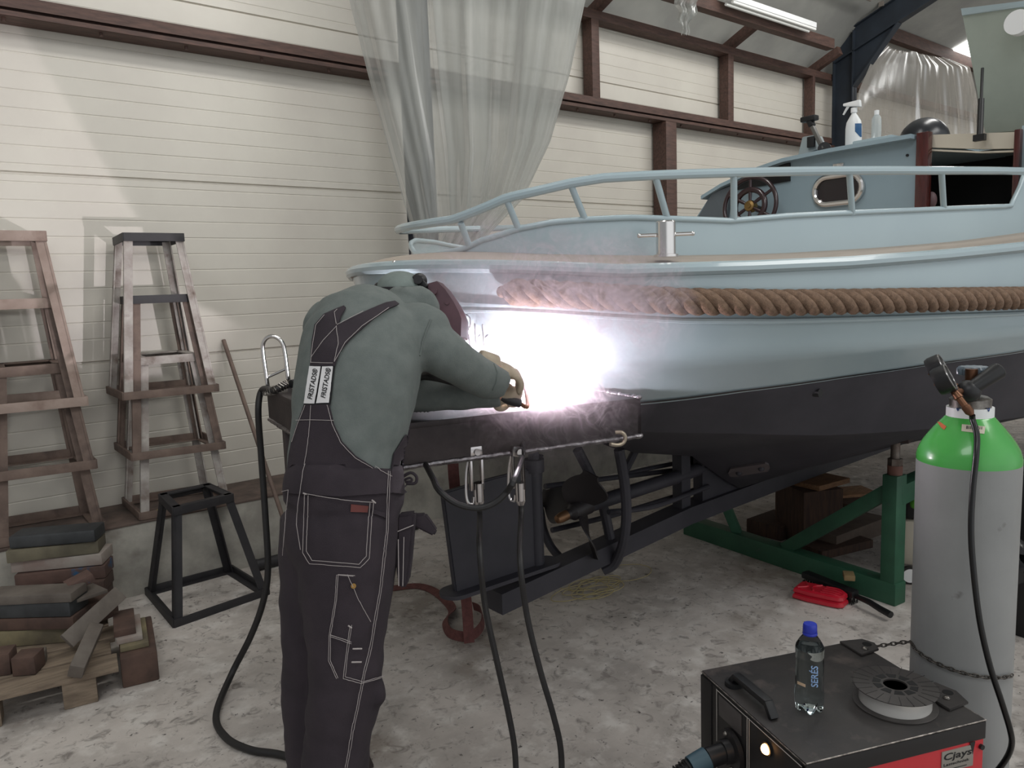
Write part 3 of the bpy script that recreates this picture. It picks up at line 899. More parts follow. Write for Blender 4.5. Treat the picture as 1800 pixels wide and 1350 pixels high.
# through-hull fitting
d = bvh_world(bottom); p = cast(d, 1437, 690, .0)
b = MB(); drape_patch(b, d, [(1284,821),(1345,811),(1351,813),(1353,819),(1350,825),(1290,835),(1283,834),(1280,828)], .012, .014, 5)
an = obj('anode', b, M('anode_zinc', (104,96,98), rough=.7, metal=.3), boat, label='grey zinc anode plate')
for u_, v_ in ((1299,827.5), (1338,819.5)):
    q = cast(d, u_, v_, .012)
    if q: b = MB(); b.ell(q, (.016,.016,.016)); obj('bolt', b, m_bottom, an)
if p:
    b = MB(); b.cyl(p+V((0,.02,0)), p+V((0,-.012,0)), .017, seg=18); b.cyl(p+V((.03,-.0,.012)), p+V((.03,-.01,.012)), .008, seg=10); obj('through_hull', b, m_black, boat)

# things on the boat
sp = atX(1500, 256, XB+.12)
t = thing('spray_bottle', 'white trigger spray bottle with a blue label on the cabin roof', 'spray bottle', (sp.x, sp.y, 2.30))
sx, sy = sp.x, sp.y
m_bottle = M('milky_plastic', (232,234,234), rough=.35)
b = MB(); b.loft([[V((sx+rx*math.cos(a), sy+ry*math.sin(a), 2.315+h)) for a in [2*PI*k/28 for k in range(28)]] for h, rx, ry in ((0,.028,.042),(.004,.031,.046),(.10,.031,.046),(.135,.028,.040),(.165,.017,.022),(.178,.012,.013),(.19,.012,.013))])
obj('bottle', b, m_bottle, t)
b = MB(); b.cyl((sx,sy,2.50),(sx,sy,2.525),.017,seg=20); b.hexa([(sx-.013,sy+.06,2.545),(sx+.013,sy+.06,2.545),(sx+.013,sy-.04,2.525),(sx-.013,sy-.04,2.525),(sx-.011,sy+.06,2.56),(sx+.011,sy+.06,2.56),(sx+.012,sy-.035,2.563),(sx-.012,sy-.035,2.563)],.005); obj('spray_head', b, m_white, t)
b = MB(); b.tube([(sx,sy+.03,2.545),(sx,sy+.045,2.525),(sx,sy+.062,2.50)],[.008,.007,.005],8); obj('trigger', b, m_white, t)
tcb = bvh_world([o for o in t.children if o.name.startswith('bottle')][0])
b = MB(); drape_patch(b, tcb, [(1503,217),(1516,217),(1517,240),(1512,241),(1503,231)], .0015, .0008, 2.5); obj('label', b, M('label_blue', (30,84,130), rough=.4), t, label='dark blue label')
p = atX(1540, 245, XB+.22)
t = thing('clear_bottle', 'small clear plastic bottle beside the white spray bottle', 'bottle', (p.x, p.y, 2.30))
b = MB(); b.lathe([(.024,0),(.026,.004),(.026,.12),(.021,.135),(.012,.148)], (p.x,p.y,2.335), seg=28); obj('bottle', b, glassy('frosted_clear', (226,232,232), .25, 1.3, .6), t)
b = MB(); b.lathe([(.013,.148),(.013,.172),(.006,.174)], (p.x,p.y,2.335), seg=20); obj('cap', b, m_white, t)
m_ball = M('black_buoy', (34,36,40), rough=.28)
p = atD(1624, 250, 5.1)
t = thing('ball_fender', 'big round black ball fender on the cabin roof by the hatch', 'fender', (p.x, p.y, 2.29))
b = MB(); p.z = 2.455; b.ell((p.x, p.y, p.z), (.155, .155, .155), seg=36); obj('ball', b, m_ball, t)
b = MB(); b.cyl((p.x+.15,p.y,p.z),(p.x+.185,p.y,p.z),.025,seg=16); obj('eye', b, m_ball, t)
p = atX(1558, 246, 4.75)
b = MB(); b.lathe([(.0,.075),(.03,.073),(.055,.05),(.065,.02),(.065,0),(0,0)], (p.x,p.y,2.30), seg=28); o = obj('buoy', b, m_ball); tag(o, 'small rounded black buoy behind the clear bottle', 'buoy')
# ------------------------------------------------------------------ the welding table
m_table = M('scaled_steel', (70,62,62), (48,42,43), scale=6, rough=.5, metal=.5, bump=.1)
m_weldbead = M('spatter_steel', (150,146,148), (92,86,88), scale=50, rough=.3, metal=.9, bump=.6, bscale=120)
ZB, ZT = 1.10, 1.225
NL, FL_, NR = atZ(625,832,ZB), atZ(473,736,ZB), atZ(1127,765,ZB)
FR = NR+(FL_-NL)*.58
e1 = (NR-NL).normalized(); e2 = (FL_-NL).normalized()
table = thing('welding_table', 'heavy dark steel welding table under the stern', 'table', ((NL+FR)/2).to_tuple()[:2]+(0,))
b = MB(); up_ = V((0,0,1))
b.hexa([NL+up_*(ZT-ZB-.02), NR+up_*(ZT-ZB-.02), FR+up_*(ZT-ZB-.02), FL_+up_*(ZT-ZB-.02), NL+up_*(ZT-ZB), NR+up_*(ZT-ZB), FR+up_*(ZT-ZB), FL_+up_*(ZT-ZB)], .003)
obj('tabletop', b, m_table, table)
b = MB()
for p, q, n_ in ((NL, NR, e2), (NR, FR, -e1), (FR, FL_, -e2), (FL_, NL, e1)):
    n_ = V(n_)*.012
    b.hexa([p, q, q+n_, p+n_, p+up_*(ZT-ZB-.018), q+up_*(ZT-ZB-.018), q+n_+up_*(ZT-ZB-.018), p+n_+up_*(ZT-ZB-.018)])
obj('apron', b, m_table, table)
b = MB()
for p, q in ((NL, NR), (FL_, NL), (NR, FR)):
    k = int((q-p).length/.012); pts = [p.lerp(q, i/k)+V((random.uniform(-.0012,.0012), random.uniform(-.0012,.0012), random.uniform(-.001,.001)-.002)) for i in range(k+1)]
    b.tube(pts, [.0085+random.uniform(-.0012,.0012) for _ in pts], 8)
obj('edge_bar', b, m_weldbead, table, label='spattered steel bar along the lower edge')
b = MB(); k = 26                                     # rough torch-cut lip on the end
for i in range(k):
    p = NR.lerp(FR, .0+.5*i/k)+up_*(ZT-ZB)
    b.ell(p+e1*-.006+V((0,0,.001)), (.007+random.random()*.004, .010, .004+random.random()*.005), seg=8)
obj('rough_lip', b, m_weldbead, table)
m_leg = M('table_leg_steel', (58,48,48), (44,38,38), scale=8, rough=.6)
for p in (NL.lerp(FL_, .34)+e1*.035, NL.lerp(FL_, .78)+e1*.035):
    b = MB(); b.box((p.x, p.y, ZB/2), (.07, .07, ZB-.001), math.atan2(e1.y, e1.x), bev=.004); b.box((p.x, p.y, .006), (.13, .13, .012), math.atan2(e1.y, e1.x)); obj('leg', b, m_leg, table)

# chrome hoop on the far corner
b = MB(); hp = FL_+e1*.035-e2*.06+up_*(ZT-ZB); hd = RT.copy(); hd.z = 0; hd.normalize()
w = .043; pts = [hp-hd*w+V((0,0,0))]
pts += [hp-hd*w*1.02+V((0,0,.13))]+[hp+V((-hd.x*w*math.cos(a), -hd.y*w*math.cos(a), .165+.05*math.sin(a))) for a in [PI*k/12 for k in range(13)]]+[hp+hd*w*1.02+V((0,0,.13)), hp+hd*w]
pts = [p+V((-.012,0,0))*((p.z-hp.z)/.2) for p in pts]
b.tube(pts, .0085, 12); b.cyl(hp-hd*w*1.0+V((0,0,.05)), hp+hd*w*1.0+V((0,0,.085)), .006, seg=10)
o = obj('grab_rail', b, m_chrome); tag(o, 'bent chrome hoop standing at the far corner of the welding table', 'grab rail')

# hook on the lower edge
q = atZ(1080, 772, ZB)
b = MB(); nn = -e2
pts = [q+nn*.02+up_*.026-e1*.01, q+nn*.03+up_*.026+e1*.006, q+nn*.035+up_*.012+e1*.016, q+nn*.035-up_*.006+e1*.010, q+nn*.035-up_*.012-e1*.012, q+nn*.035-up_*.006-e1*.040]
b.tube(smooth(pts, 6), .0065, 10); o = obj('hook', b, M('galvanised', (170,158,140), rough=.4, metal=.8)); tag(o, 'bent galvanised hook hanging on the table edge near its end', 'hook')

# earth clamps
m_clamp = M('clamp_chrome', (205,200,200), rough=.22, metal=1.0)
def clamp(u, v, label, d_off, tw):
    c = atZ(u, 800, ZB); t_ = e1.copy(); n_ = -e2; c = c+n_*.022
    sc = d_off
    t = thing('earth_clamp', label, 'clamp', c, 0, 'chrome clamps on the table edge')
    def P(a, h, o=0.0): return c+t_*(a*math.cos(tw))*sc+n_*(o+a*math.sin(tw))*sc+up_*h*sc
    b = MB()
    for s in (-1, 1):
        b.hexa([P(-.004+s*.017,-.10,-.004),P(.004+s*.017,-.10,-.004),P(.004+s*.017,-.10,.012),P(-.004+s*.017,-.10,.012),
                P(-.003+s*.017,.022,-.004),P(.003+s*.017,.022,-.004),P(.003+s*.017,.022,.012),P(-.003+s*.017,.022,.012)], .001)
    b.hexa([P(-.020,.0,-.006),P(.020,.0,-.006),P(.020,.0,.014),P(-.020,.0,.014),P(-.018,.032,-.006),P(.018,.032,-.006),P(.018,.032,.014),P(-.018,.032,.014)], .004)
    obj('frame', b, m_clamp, t)
    b = MB(); b.cyl(P(0,.016,.012), P(0,.016,.022), .010*sc, seg=16); obj('rivet', b, m_clamp, t)
    b = MB(); b.tube([P(.006,-.08,.004), P(.006,-.135,.004)], .016*sc, 14); b.tube([P(.006,-.135,.004), P(.006,-.15,.004)], [.016*sc,.010*sc], 14); obj('cable_sleeve', b, m_clamp, t)
    b = MB(); b.tube(smooth([P(-.017,-.0,-.004),P(-.026,-.05,-.006),P(-.030,-.11,-.004),P(-.026,-.137,.0),P(-.014,-.139,.002),P(-.010,-.12,.002)],5), .0045*sc, 10); obj('handle', b, m_clamp, t)
    return P(.006,-.15,.004)
cl1 = clamp(829, 0, 'bright chrome clamp hooked over the table edge below the sleeve', 1.02, .0)
cl2 = clamp(902, 0, 'chrome clamp hung on the table edge straight below the arc', .98, 1.0)
m_cable = M('cable_black', (30,29,30), (38,36,36), scale=40, rough=.55)
def cable(name, pts, r, label, cat='cable', n=8, mat=None, group=None):
    b = MB(); b.tube(smooth(pts, n), r, 10); o = obj(name, b, mat or m_cable); return tag(o, label, cat, group)
cable('cable', [cl1+V((0,0,.03)), cl1+V((0,0,-.03)), atD(843,960,2.05), atD(852,1060,2.06), atD(873,1160,2.08), atD(893,1250,2.10), atD(905,1320,2.11), atD(908,1400,2.11), atZ(912,1520,.02), atZ(925,1580,.011), atZ(960,1640,.011)], .0085,
      'black cable falling from the brighter clamp to the floor')
cable('cable', [cl2+V((0,0,.03)), cl2+V((0,0,-.03)), atD(914,980,2.08), atD(926,1080,2.09), atD(950,1180,2.10), atD(972,1255,2.11), atD(986,1320,2.12), atD(986,1400,2.12), atZ(980,1520,.02), atZ(990,1580,.011), atZ(1010,1640,.011)], .0085,
      'black cable falling from the clamp below the arc to the floor')
nn = -e2*.02
cable('cable', [atZ(716,792,ZB)+nn+up_*.03, atZ(735,800,ZB)+nn, atZ(752,835,ZB)-up_*.0+nn*1.6]+[atD(u, v, 1.99) for u, v in ((772,862),(800,884),(835,893),(866,886),(890,866),(905,840))]+[atZ(914,800,ZB)+nn*.7-up_*.0, atZ(917,790,ZB)+up_*.03+nn*.4], .0085,
      'black cable loop sagging below the table edge between two clamps')

# ------------------------------------------------------------------ the welder
m_hoodie = M('green_hoodie', (106,112,109), (97,104,101), scale=30, rough=.95, bump=.25, bscale=400)
m_over = M('dark_overalls', (52,44,50), (44,37,43), scale=12, rough=.9, bump=.3, bscale=500)
m_stitch = M('white_stitching', (168,160,158), rough=.8)
m_skin = M('skin', (190,140,116), rough=.6)
m_glove = M('leather_glove', (178,166,146), (156,142,122), scale=20, rough=.8, bump=.2)

def ringD(u, v, D, hw, t, tang=None, n=28, rot=0.0, p=2.0):
    """cross-section: centre seen at (u,v) at distance D, half width in px, half thickness in m"""
    c = atD(u, v, D); a = hw*D/F_PX
    rt = V((RT.x, RT.y, 0)).normalized(); fw = V((FWD.x, FWD.y, 0)).normalized()
    if tang is None: ax1, ax2 = rt, fw
    else:
        tg = V(tang).normalized(); ax1 = tg.cross(FWD)
        ax1 = -ax1.normalized(); ax2 = ax1.cross(tg).normalized()
    out = []
    for k in range(n):
        th = 2*PI*k/n; x = math.cos(th); y = math.sin(th)
        if p != 2: x = math.copysign(abs(x)**(2/p), x); y = math.copysign(abs(y)**(2/p), y)
        out.append(c+ax1*a*x+ax2*t*y)
    return out
def body_loft(mb, rows, p=2.0, grow=0.0):
    C = [atD(u, v, D) for u, v, D, hw, t in rows]
    R = []
    for i, (u, v, D, hw, t) in enumerate(rows):
        tg = C[min(i+1, len(C)-1)]-C[max(i-1, 0)]
        R.append(ringD(u, v, D, hw+grow*F_PX/D, t+grow, tg, p=p))
    mb.loft(R)
# torso, neck, arms, legs as traced cross-sections: (u, v, distance, half width px, half thickness m)
TORSO = [(600,905,1.88,94,.125),(606,860,1.88,100,.125),(608,815,1.885,97,.125),(611,780,1.89,97,.13),(618,740,1.895,103,.135),(625,700,1.90,108,.14),(631,650,1.92,109,.145),(641,600,1.955,106,.135),(650,572,1.98,98,.12),(662,556,2.01,70,.09),(676,543,2.04,46,.07)]
LEG_R = [(612,900,1.87,90,.125),(612,960,1.87,88,.125),(611,1010,1.87,84,.12),(609,1070,1.865,76,.11),(610,1140,1.86,66,.10),(608,1200,1.86,63,.098),(602,1240,1.86,62,.095),(594,1300,1.86,56,.09),(588,1350,1.86,56,.088),(584,1420,1.86,54,.085),(581,1500,1.86,52,.082),(579,1570,1.86,53,.085)]
LEG_L = [(560,905,1.93,62,.12),(552,960,1.94,55,.12),(546,1010,1.95,49,.115),(545,1070,1.96,47,.11),(544,1140,1.96,45,.10),(545,1200,1.97,45,.095),(546,1250,1.97,44,.095),(549,1300,1.97,43,.09),(552,1350,1.97,43,.088),(556,1420,1.97,43,.085),(560,1490,1.97,43,.083),(562,1550,1.97,44,.085)]
ARM_R = [(722,585,1.985,42,.075),(752,604,1.985,44,.075),(780,622,1.99,42,.068),(806,640,2.02,37,.060),(832,656,2.06,35,.056),(858,668,2.10,34,.052),(880,676,2.13,29,.046)]
ARM_L = [(585,590,2.03,40,.075),(600,640,2.10,40,.07),(640,680,2.2,36,.065),(720,690,2.24,34,.058),(800,692,2.24,30,.05),(862,693,2.24,26,.045),(880,692,2.24,24,.042)]
HEAD = [(680,548,2.05,40,.07),(694,535,2.10,40,.08),(704,522,2.14,40,.085),(708,510,2.16,38,.08),(710,500,2.17,28,.06)]
# body: one continuous skin, a little inside the clothes
b = MB()
for R in (TORSO, LEG_R, LEG_L, ARM_R, ARM_L): body_loft(b, R, grow=-.018)
body_loft(b, HEAD, grow=-.020)
def hand(mb, c, fwd_, nrm, s, curl, right=1, grow=0.0):
    """palm, four bent fingers and a side thumb; fwd_ points to the fingers, nrm out of the back of the hand"""
    f = V(fwd_).normalized(); n = (V(nrm)-f*V(nrm).dot(f)).normalized(); x = f.cross(n)*right
    c = V(c)
    Rm = Matrix((x, f, n)).transposed()
    mb.ell(c, (.042*s+grow, .048*s+grow, .017*s+grow), Rm, 18)
    mb.tube([c-f*.075*s, c-f*.03*s], [.028*s+grow, .034*s+grow], 14)
    for i, (o_, L_f) in enumerate(((-.031,.070),(-.010,.078),(.011,.074),(.031,.058))):
        p = c+x*o_*s+f*.040*s; d = f.copy(); pts = [p]
        for j, seg in enumerate((.42,.32,.26)):
            d = (Matrix.Rotation(curl*(.55+.25*j)+.05*i, 3, x*right)@d) if False else (d*math.cos(curl*(.6+.25*j))-n*math.sin(curl*(.6+.25*j)))
            n2 = n
            pts.append(pts[-1]+d.normalized()*L_f*seg*s)
        mb.tube(smooth(pts, 3), [.0095*s+grow]*3*3+[.0085*s+grow], 10); mb.ell(pts[-1], (.0088*s+grow,)*3, seg=10)
    p = c-x*.034*s-f*.010*s
    pts = [p, p-x*.022*s+f*.018*s-n*.012*s, p-x*.024*s+f*.040*s-n*.026*s, p-x*.012*s+f*.058*s-n*.034*s]
    mb.tube(smooth(pts, 3), [.012*s+grow]*9+[.0095*s+grow], 10); mb.ell(pts[-1], (.0098*s+grow,)*3, seg=10)
hR = atD(887, 650, 2.18); hL = atD(882, 690, 2.25)
fd = (V(RT)*1.0+V(FWD)*.35-V(UP)*.35).normalized()
b.tube([atD(872,668,2.12), hR-fd*.045], [.030,.022], 12)
b.tube([atD(868,693,2.24), hL-fd*.045], [.028,.022], 12)
hand(b, hR, fd, V(UP)-FWD*.5, .80, .95, 1, -.002); hand(b, hL, fd, -V(UP)*.2-FWD, .80, .95, -1, -.002)
# feet
for u, v, D in ((579,1570,1.86), (562,1550,1.97)):
    p = atD(u, v, D); dd = V((.75,.65,0)).normalized()
    b.loft([[V((p.x,p.y,0))+dd*a+V((-dd.y,dd.x,0))*(w*math.cos(th))+V((0,0,h*.5+h*.5*math.sin(th)+.002)) for th in [2*PI*k/16 for k in range(16)]] for a, w, h in ((-.09,.03,.07),(-.06,.042,.15),(.0,.045,.14),(.08,.048,.085),(.15,.045,.06),(.18,.025,.04))])
me = fuse(b, .009, 3)
person = obj('person', me, m_skin, sharp=180)
tag(person, 'person in dark bib overalls, green hoodie and raised-collar hood leaning over the table welding', 'person')

b = MB(); body_loft(b, TORSO[0:]); body_loft(b, ARM_R, p=2.2); body_loft(b, ARM_L, p=2.2)
b.ell(atD(738,583,1.99), (.078,.078,.078)); b.ell(atD(578,578,2.03), (.07,.07,.075))
me = fuse(b, .008, 5)
def wrinkle(me, amp, sc, dirv=None):
    nz = [v.normal.copy() for v in me.vertices]
    for v, n in zip(me.vertices, nz):
        q = v.co*sc
        v.co += n*amp*(noise.noise(q)+.5*noise.noise(q*2.1+V((3,1,7))))
wrinkle(me, .007, V((11,11,5)) if False else 9)
hoodie = obj('hoodie', me, m_hoodie, person, sharp=180, label='green grey hooded sweatshirt')
b = MB()
body_loft(b, [(604,885,1.88,104,.138),(606,862,1.88,105,.14),(607,838,1.883,103.5,.138),(608,818,1.885,101,.135)])
body_loft(b, LEG_R, p=2.2); body_loft(b, LEG_L, p=2.2)
b.ell(atD(655,1212,1.85), (.03,.05,.04)); b.ell(atD(600,930,1.87), (.142,.13,.13), Matrix.Rotation(-YAW,3,'Z'))
me = fuse(b, .009, 5)
for v in me.vertices:                                # folds gather towards the hems
    k = max(0, min(1, (1.0-v.co.z)/1.0))
    q = v.co
    v.co += v.normal*(.004+.008*k)*(noise.noise(V((q.x*9, q.y*9, q.z*16)))+.4*noise.noise(q*26))
over = obj('overalls', me, m_over, person, sharp=180, label='dark overalls with white stitching')
# hood bunched round the neck
b = MB()
b.ell(atD(672,548,2.02), (.085,.075,.040)); b.ell(atD(700,541,2.05), (.085,.08,.042)); b.ell(atD(728,541,2.07), (.055,.075,.045)); b.ell(atD(745,552,2.07), (.035,.06,.045)); b.ell(atD(688,531,2.08), (.06,.06,.034)); b.ell(atD(716,527,2.06), (.055,.06,.032), Matrix.Rotation(.2,3,'Y')); b.ell(atD(738,526,2.06), (.04,.055,.034)); b.ell(atD(699,519,2.055), (.034,.03,.024)); b.ell(atD(660,543,2.0), (.055,.05,.022), Matrix.Rotation(-.35,3,'Y')); b.ell(atD(752,545,2.06), (.026,.05,.05))
me = fuse(b, .007, 4); wrinkle(me, .008, 16)
hood = obj('hood', me, m_hoodie, hoodie, sharp=180)
HT = bvh_of([hoodie.data.copy(), hood.data.copy()]) if False else bvh_world(hoodie); OT = bvh_world(over)
class Both:                                          # the nearer of the two garments
    def ray_cast(s, o, d):
        a, c = HT.ray_cast(o, d), OT.ray_cast(o, d)
        if a[0] is None: return c
        if c[0] is None: return a
        return a if a[3] < c[3] else c
BT = Both()
# work shoes
m_shoe = M('work_shoe', (40,36,34), rough=.6)
for u, v, D in ((579,1570,1.86), (562,1550,1.97)):
    p = atD(u, v, D); dd = V((.75,.65,0)).normalized(); b = MB()
    b.loft([[V((p.x,p.y,0))+dd*a+V((-dd.y,dd.x,0))*(w*math.cos(th))+V((0,0,h*.5+h*.5*math.sin(th)+.001)) for th in [2*PI*k/20 for k in range(20)]] for a, w, h in ((-.105,.03,.06),(-.09,.046,.13),(-.03,.052,.17),(.02,.053,.15),(.09,.056,.10),(.16,.053,.082),(.20,.034,.055))])
    obj('shoe', b, m_shoe, person)
# bib front: the breast of the hoodie, lifted a little
bmf = bmesh.new(); bmf.from_mesh(hoodie.data); bmf.transform(wmat(hoodie)); fdir = V((.72,.69,0)).normalized(); c0_ = atD(612,760,1.9)
kill = [f for f in bmf.faces if not (f.normal.dot(fdir) > .35 and .93 < f.calc_center_median().z < 1.27 and abs((f.calc_center_median()-c0_).dot(V((-fdir.y,fdir.x,0)))) < .13+.25*max(0,1.05-f.calc_center_median().z))]
bmesh.ops.delete(bmf, geom=kill, context='FACES')
for v in bmf.verts: v.co += v.normal*.009
bmesh.ops.solidify(bmf, geom=bmf.faces[:], thickness=.004)
b = MB(); b._add(bmf); obj('bib_front', b, m_over, over)
# bib back, straps and labels lie on the hoodie
b = MB()
drape_patch(b, BT, [(507,842),(512,800),(517,775),(526,745),(538,711),(580,711),(588,745),(602,776),(626,801),(656,821),(685,834),(690,866),(600,872),(503,866)], .007, .004, 6)
drape_patch(b, BT, [(684,836),(690,797),(708,768),(724,742),(729,752),(722,792),(716,840),(712,868),(688,866)], .007, .004, 6)
obj('bib', b, m_over, over)
b = MB()
drape_patch(b, HT, [(549,644),(552,600),(557,573),(572,555),(590,547),(606,541),(609,544),(601,558),(596,574),(610,566),(638,552),(662,541),(677,535),(692,533),(699,538),(683,545),(660,560),(638,579),(621,594),(608,609),(598,622),(590,644)], .008, .004, 5)
obj('shoulder_straps', b, m_over, over)
b = MB(); drape_patch(b, HT, [(547,644),(590,644),(582,712),(537,712)], .006, .003, 5); obj('elastic_band', b, m_black, over)
LT_ = []
for q in ([(549,645.5),(567.5,645.5),(556.5,709),(539.5,709)], [(570.5,645.5),(588,645),(580.5,708),(560,708.5)]):
    b = MB(); drape_patch(b, HT, q, .0105, .002, 4); lab = obj('brand_tab', b, M('tab_white', (222,220,220), rough=.6), over, label='white tab with black lettering')
    LT_.append((lab, q))
def drape_text(t, body, o, du, dv, length, hgt, off):
    me = text_mesh(body, 1.0, .15)
    xs = [v.co.x for v in me.vertices]; ys = [v.co.y for v in me.vertices]
    sx = length/(max(xs)-min(xs)); sy = hgt/(max(ys)-min(ys))
    for v in me.vertices:
        a = (v.co.x-min(xs))*sx; c = (v.co.y-min(ys))*sy
        p = cast(t, o[0]+du[0]*a+dv[0]*c, o[1]+du[1]*a+dv[1]*c, off)
        v.co = p if p is not None else V((0,0,1))
    return me
for (lab, q), o_ in zip(LT_, ((554.0,702),(576.0,700))):
    me = drape_text(HT, 'FRISTADS\u00ae', o_, (.19,-.98), (-.98,-.19), 52, 8.5, .0118)
    obj('lettering', me, M('ink_black', (16,16,18), rough=.6), lab)
# seams
b = MB()
def seam(p, t=BT, r=.0007, off=.0095, dbl=None):
    drape_line(b, t, p, r, off, 4, 5)
    if dbl: drape_line(b, t, [(u+dbl[0], v+dbl[1]) for u, v in p], r*.9, off, 4, 5)
for p in ([(578,712),(586,745),(600,777),(624,803),(655,824),(684,838)], [(541,712),(529,745),(519,777)], [(526,739),(589,739)], [(551,712),(549,745),(542,800),(536,840),(529,885),(526,922),(533,964)],
          [(551,640),(555,603),(560,574),(574,557)], [(590,637),(608,606),(636,577),(681,545)], [(595,574),(638,551)], [(594,576),(596,608),(590,636)], [(552,630),(572,602),(594,577)], [(594,573),(590,553),(595,548)], [(551,639),(588,639)]): seam(p)
obj('bib_stitching', b, m_stitch, over, label='white contrast stitching')
b = MB()
seam([(540,867),(580,874),(620,879),(654,881)]); seam([(540,867),(537,969),(548,988),(632,996),(646,980),(654,881)]); seam([(546,870),(543,966),(552,982),(630,990),(641,976),(648,882)])
obj('back_pocket_stitching', b, m_stitch, over)
b = MB(); seam([(678,830),(676,880),(674,934),(670,971),(662,1040),(654,1085),(643,1150),(634,1191),(618,1270),(605,1346)], dbl=(3,.5)); obj('side_seam', b, m_stitch, over)
b = MB(); seam([(513,861),(509,900),(503,975)]); seam([(502,864),(513,861)]); obj('far_pocket_stitching', b, m_stitch, over)
def seam_part(name, *paths, **k):
    global b
    b = MB()
    for p in paths: seam(p, **k)
    obj(name, b, m_stitch, over)
seam_part('tool_pocket_stitching', [(623,1010),(596,1008),(593,1052),(584,1114),(583,1158),(596,1189)], dbl=(-2.5,1))
seam_part('tool_pocket_stitching', [(611,1008),(626,1045),(648,1091)])
seam_part('tool_pocket_stitching', [(615,1099),(609,1142),(604,1190),(632,1198),(668,1188)], dbl=(3,-3))
seam_part('tool_pocket_stitching', [(583,1113),(617,1125)], dbl=(0,3))
for a_, c_ in (((619,1137),(634,1137)), ((617,1162),(633,1162)), ((538,866),(543,868)), ((651,877),(657,882)), ((612,1097),(618,1102))): seam_part('bar_tack', [a_, c_], r=.0018)

b = MB(); drape_patch(b, OT, [(617,886),(647,889),(645,900),(616,899)], .004, .003, 4); obj('leather_patch', b, M('leather_patch', (104,54,50), rough=.7), over, label='small reddish leather patch')
b = MB(); drape_patch(b, OT, [(652,893),(680,903),(678,912),(652,901)], .006, .005, 4); obj('hammer_loop', b, m_over, over)
b = MB(); q = cast(OT, 621, 1029, .004); b.cyl(q, q+(EYEP-q).normalized()*.006, .006, seg=14); obj('button', b, M('brass_button', (140,108,60), rough=.4, metal=.8), over)
# holster pocket hanging at the front of the hip
b = MB()
Q = [(697,906),(729,902),(727,925),(722,985),(717,1026),(709,1037),(701,1035),(696,1000)]
f0 = [atD(u, v, 1.86) for u, v in Q]; b.prism(f0, FWD*.05, .006)
hol = obj('holster_pocket', b, m_over, over)
b = MB(); pk = [atD(u, v, 1.855) for u, v in ((697,935),(727,923))]; b.tube(pk, .0012, 5); b.tube([atD(u, v, 1.855) for u, v in ((700,948),(701,1030))], .0014, 5); b.tube([atD(u, v, 1.855) for u, v in ((710,944),(708,1030))], .0011, 5); obj('holster_stitching', b, m_stitch, hol)
b = MB(); b.tube(smooth([atD(u, v, 1.9) for u, v in ((708,838),(722,831),(732,838),(730,849),(714,850))], 5), .004, 8); b.tube(smooth([atD(u, v, 1.9) for u, v in ((708,845),(720,840),(724,845),(712,847))], 5), .003, 8); obj('belt_loop', b, m_over, over)
b = MB(); b.prism([atD(u, v, 1.90) for u, v in ((724,905),(747,904),(757,918),(768,934),(762,943),(752,938),(728,926))], FWD*.03, .004); obj('holster_flap', b, m_over, hol)
b = MB()
for pth in ([(757,562),(750,580),(743,600),(737,625)], [(868,640),(874,655),(872,672),(866,686)]): drape_line(b, HT, pth, .0022, .001, 4, 6)
obj('sleeve_seam', b, m_hoodie, hoodie)
# skull cap, head band, ear cup, visor
m_cap = M('cap_grey_green', (118,128,124), (108,118,114), scale=30, rough=.9)
b = MB(); ct = atD(706, 512, 2.14); Rc = Matrix((V((RT.x,RT.y,0)).normalized(), V((FWD.x,FWD.y,0)).normalized(), V((0,0,1)))).transposed()@Matrix.Rotation(.16, 3, 'Y')
b.ell(ct, (.071,.095,.056), Rc, 32); cap_ = obj('cap', b, m_cap, person, label='grey green skull cap')
hv = ((Rc@V((1,0,0))).normalized())
b = MB(); b.loft([[ct+Rc@V((r_*math.cos(a), (r_+.024)*math.sin(a), z+.010*math.cos(a))) for a in [2*PI*k/36 for k in range(36)]] for z, r_ in ((-.040,.060),(-.036,.070),(-.010,.0745),(.006,.0735),(.007,.070))], cap=False)
obj('head_band', b, M('band_mauve', (84,66,74), rough=.6), cap_)
b = MB(); b.loft([[ct+Rc@V((r_*math.cos(a), (r_+.024)*math.sin(a), z+.010*math.cos(a))) for a in [2*PI*k/36 for k in range(36)]] for z, r_ in ((.004,.074),(.005,.0755),(.012,.0745),(.013,.072))], cap=False)
obj('band_strap', b, M('band_black', (30,28,32), rough=.5), cap_)
b = MB(); q = atD(666, 512, 2.12); b.ell(q, (.018,.03,.026), Rc); obj('band_knob', b, m_black, cap_)
b = MB(); q = atD(737, 494, 2.10); b.ell(q, (.022,.022,.022), Rc); b.cyl(q, q-FWD*.03, .012, seg=14); b.bar(atD(732,487,2.09), atD(749,506,2.09), .018, .02, bev=.005); obj('pivot', b, m_black, cap_)
m_mask = M('visor_maroon', (92,62,70), (78,52,60), scale=10, rough=.45)
prof_ = [(750,499),(768,494),(782,508),(797,530),(806,547),(811,560),(810,592),(803,594),(792,586),(778,566),(764,540)]
b = MB()
near_ = [atD(u, v, 2.10) for u, v in prof_]; farr = [p+FWD*.19-UP*.0 for p in near_]
mid1 = [p+FWD*.05+RT*.012 for p in near_]; mid2 = [p+FWD*.14+RT*.012 for p in near_]
b.loft([near_, mid1, mid2, farr]); visor = obj('welding_visor', b, m_mask, person, label='dark maroon welding visor')
b = MB(); q = atD(763, 512, 2.095); b.cyl(q+FWD*.01, q-FWD*.006, .009, seg=14); q = atD(786, 532, 2.10); b.cyl(q+FWD*.01, q-FWD*.004, .006, seg=14); obj('knob', b, m_mask, visor)
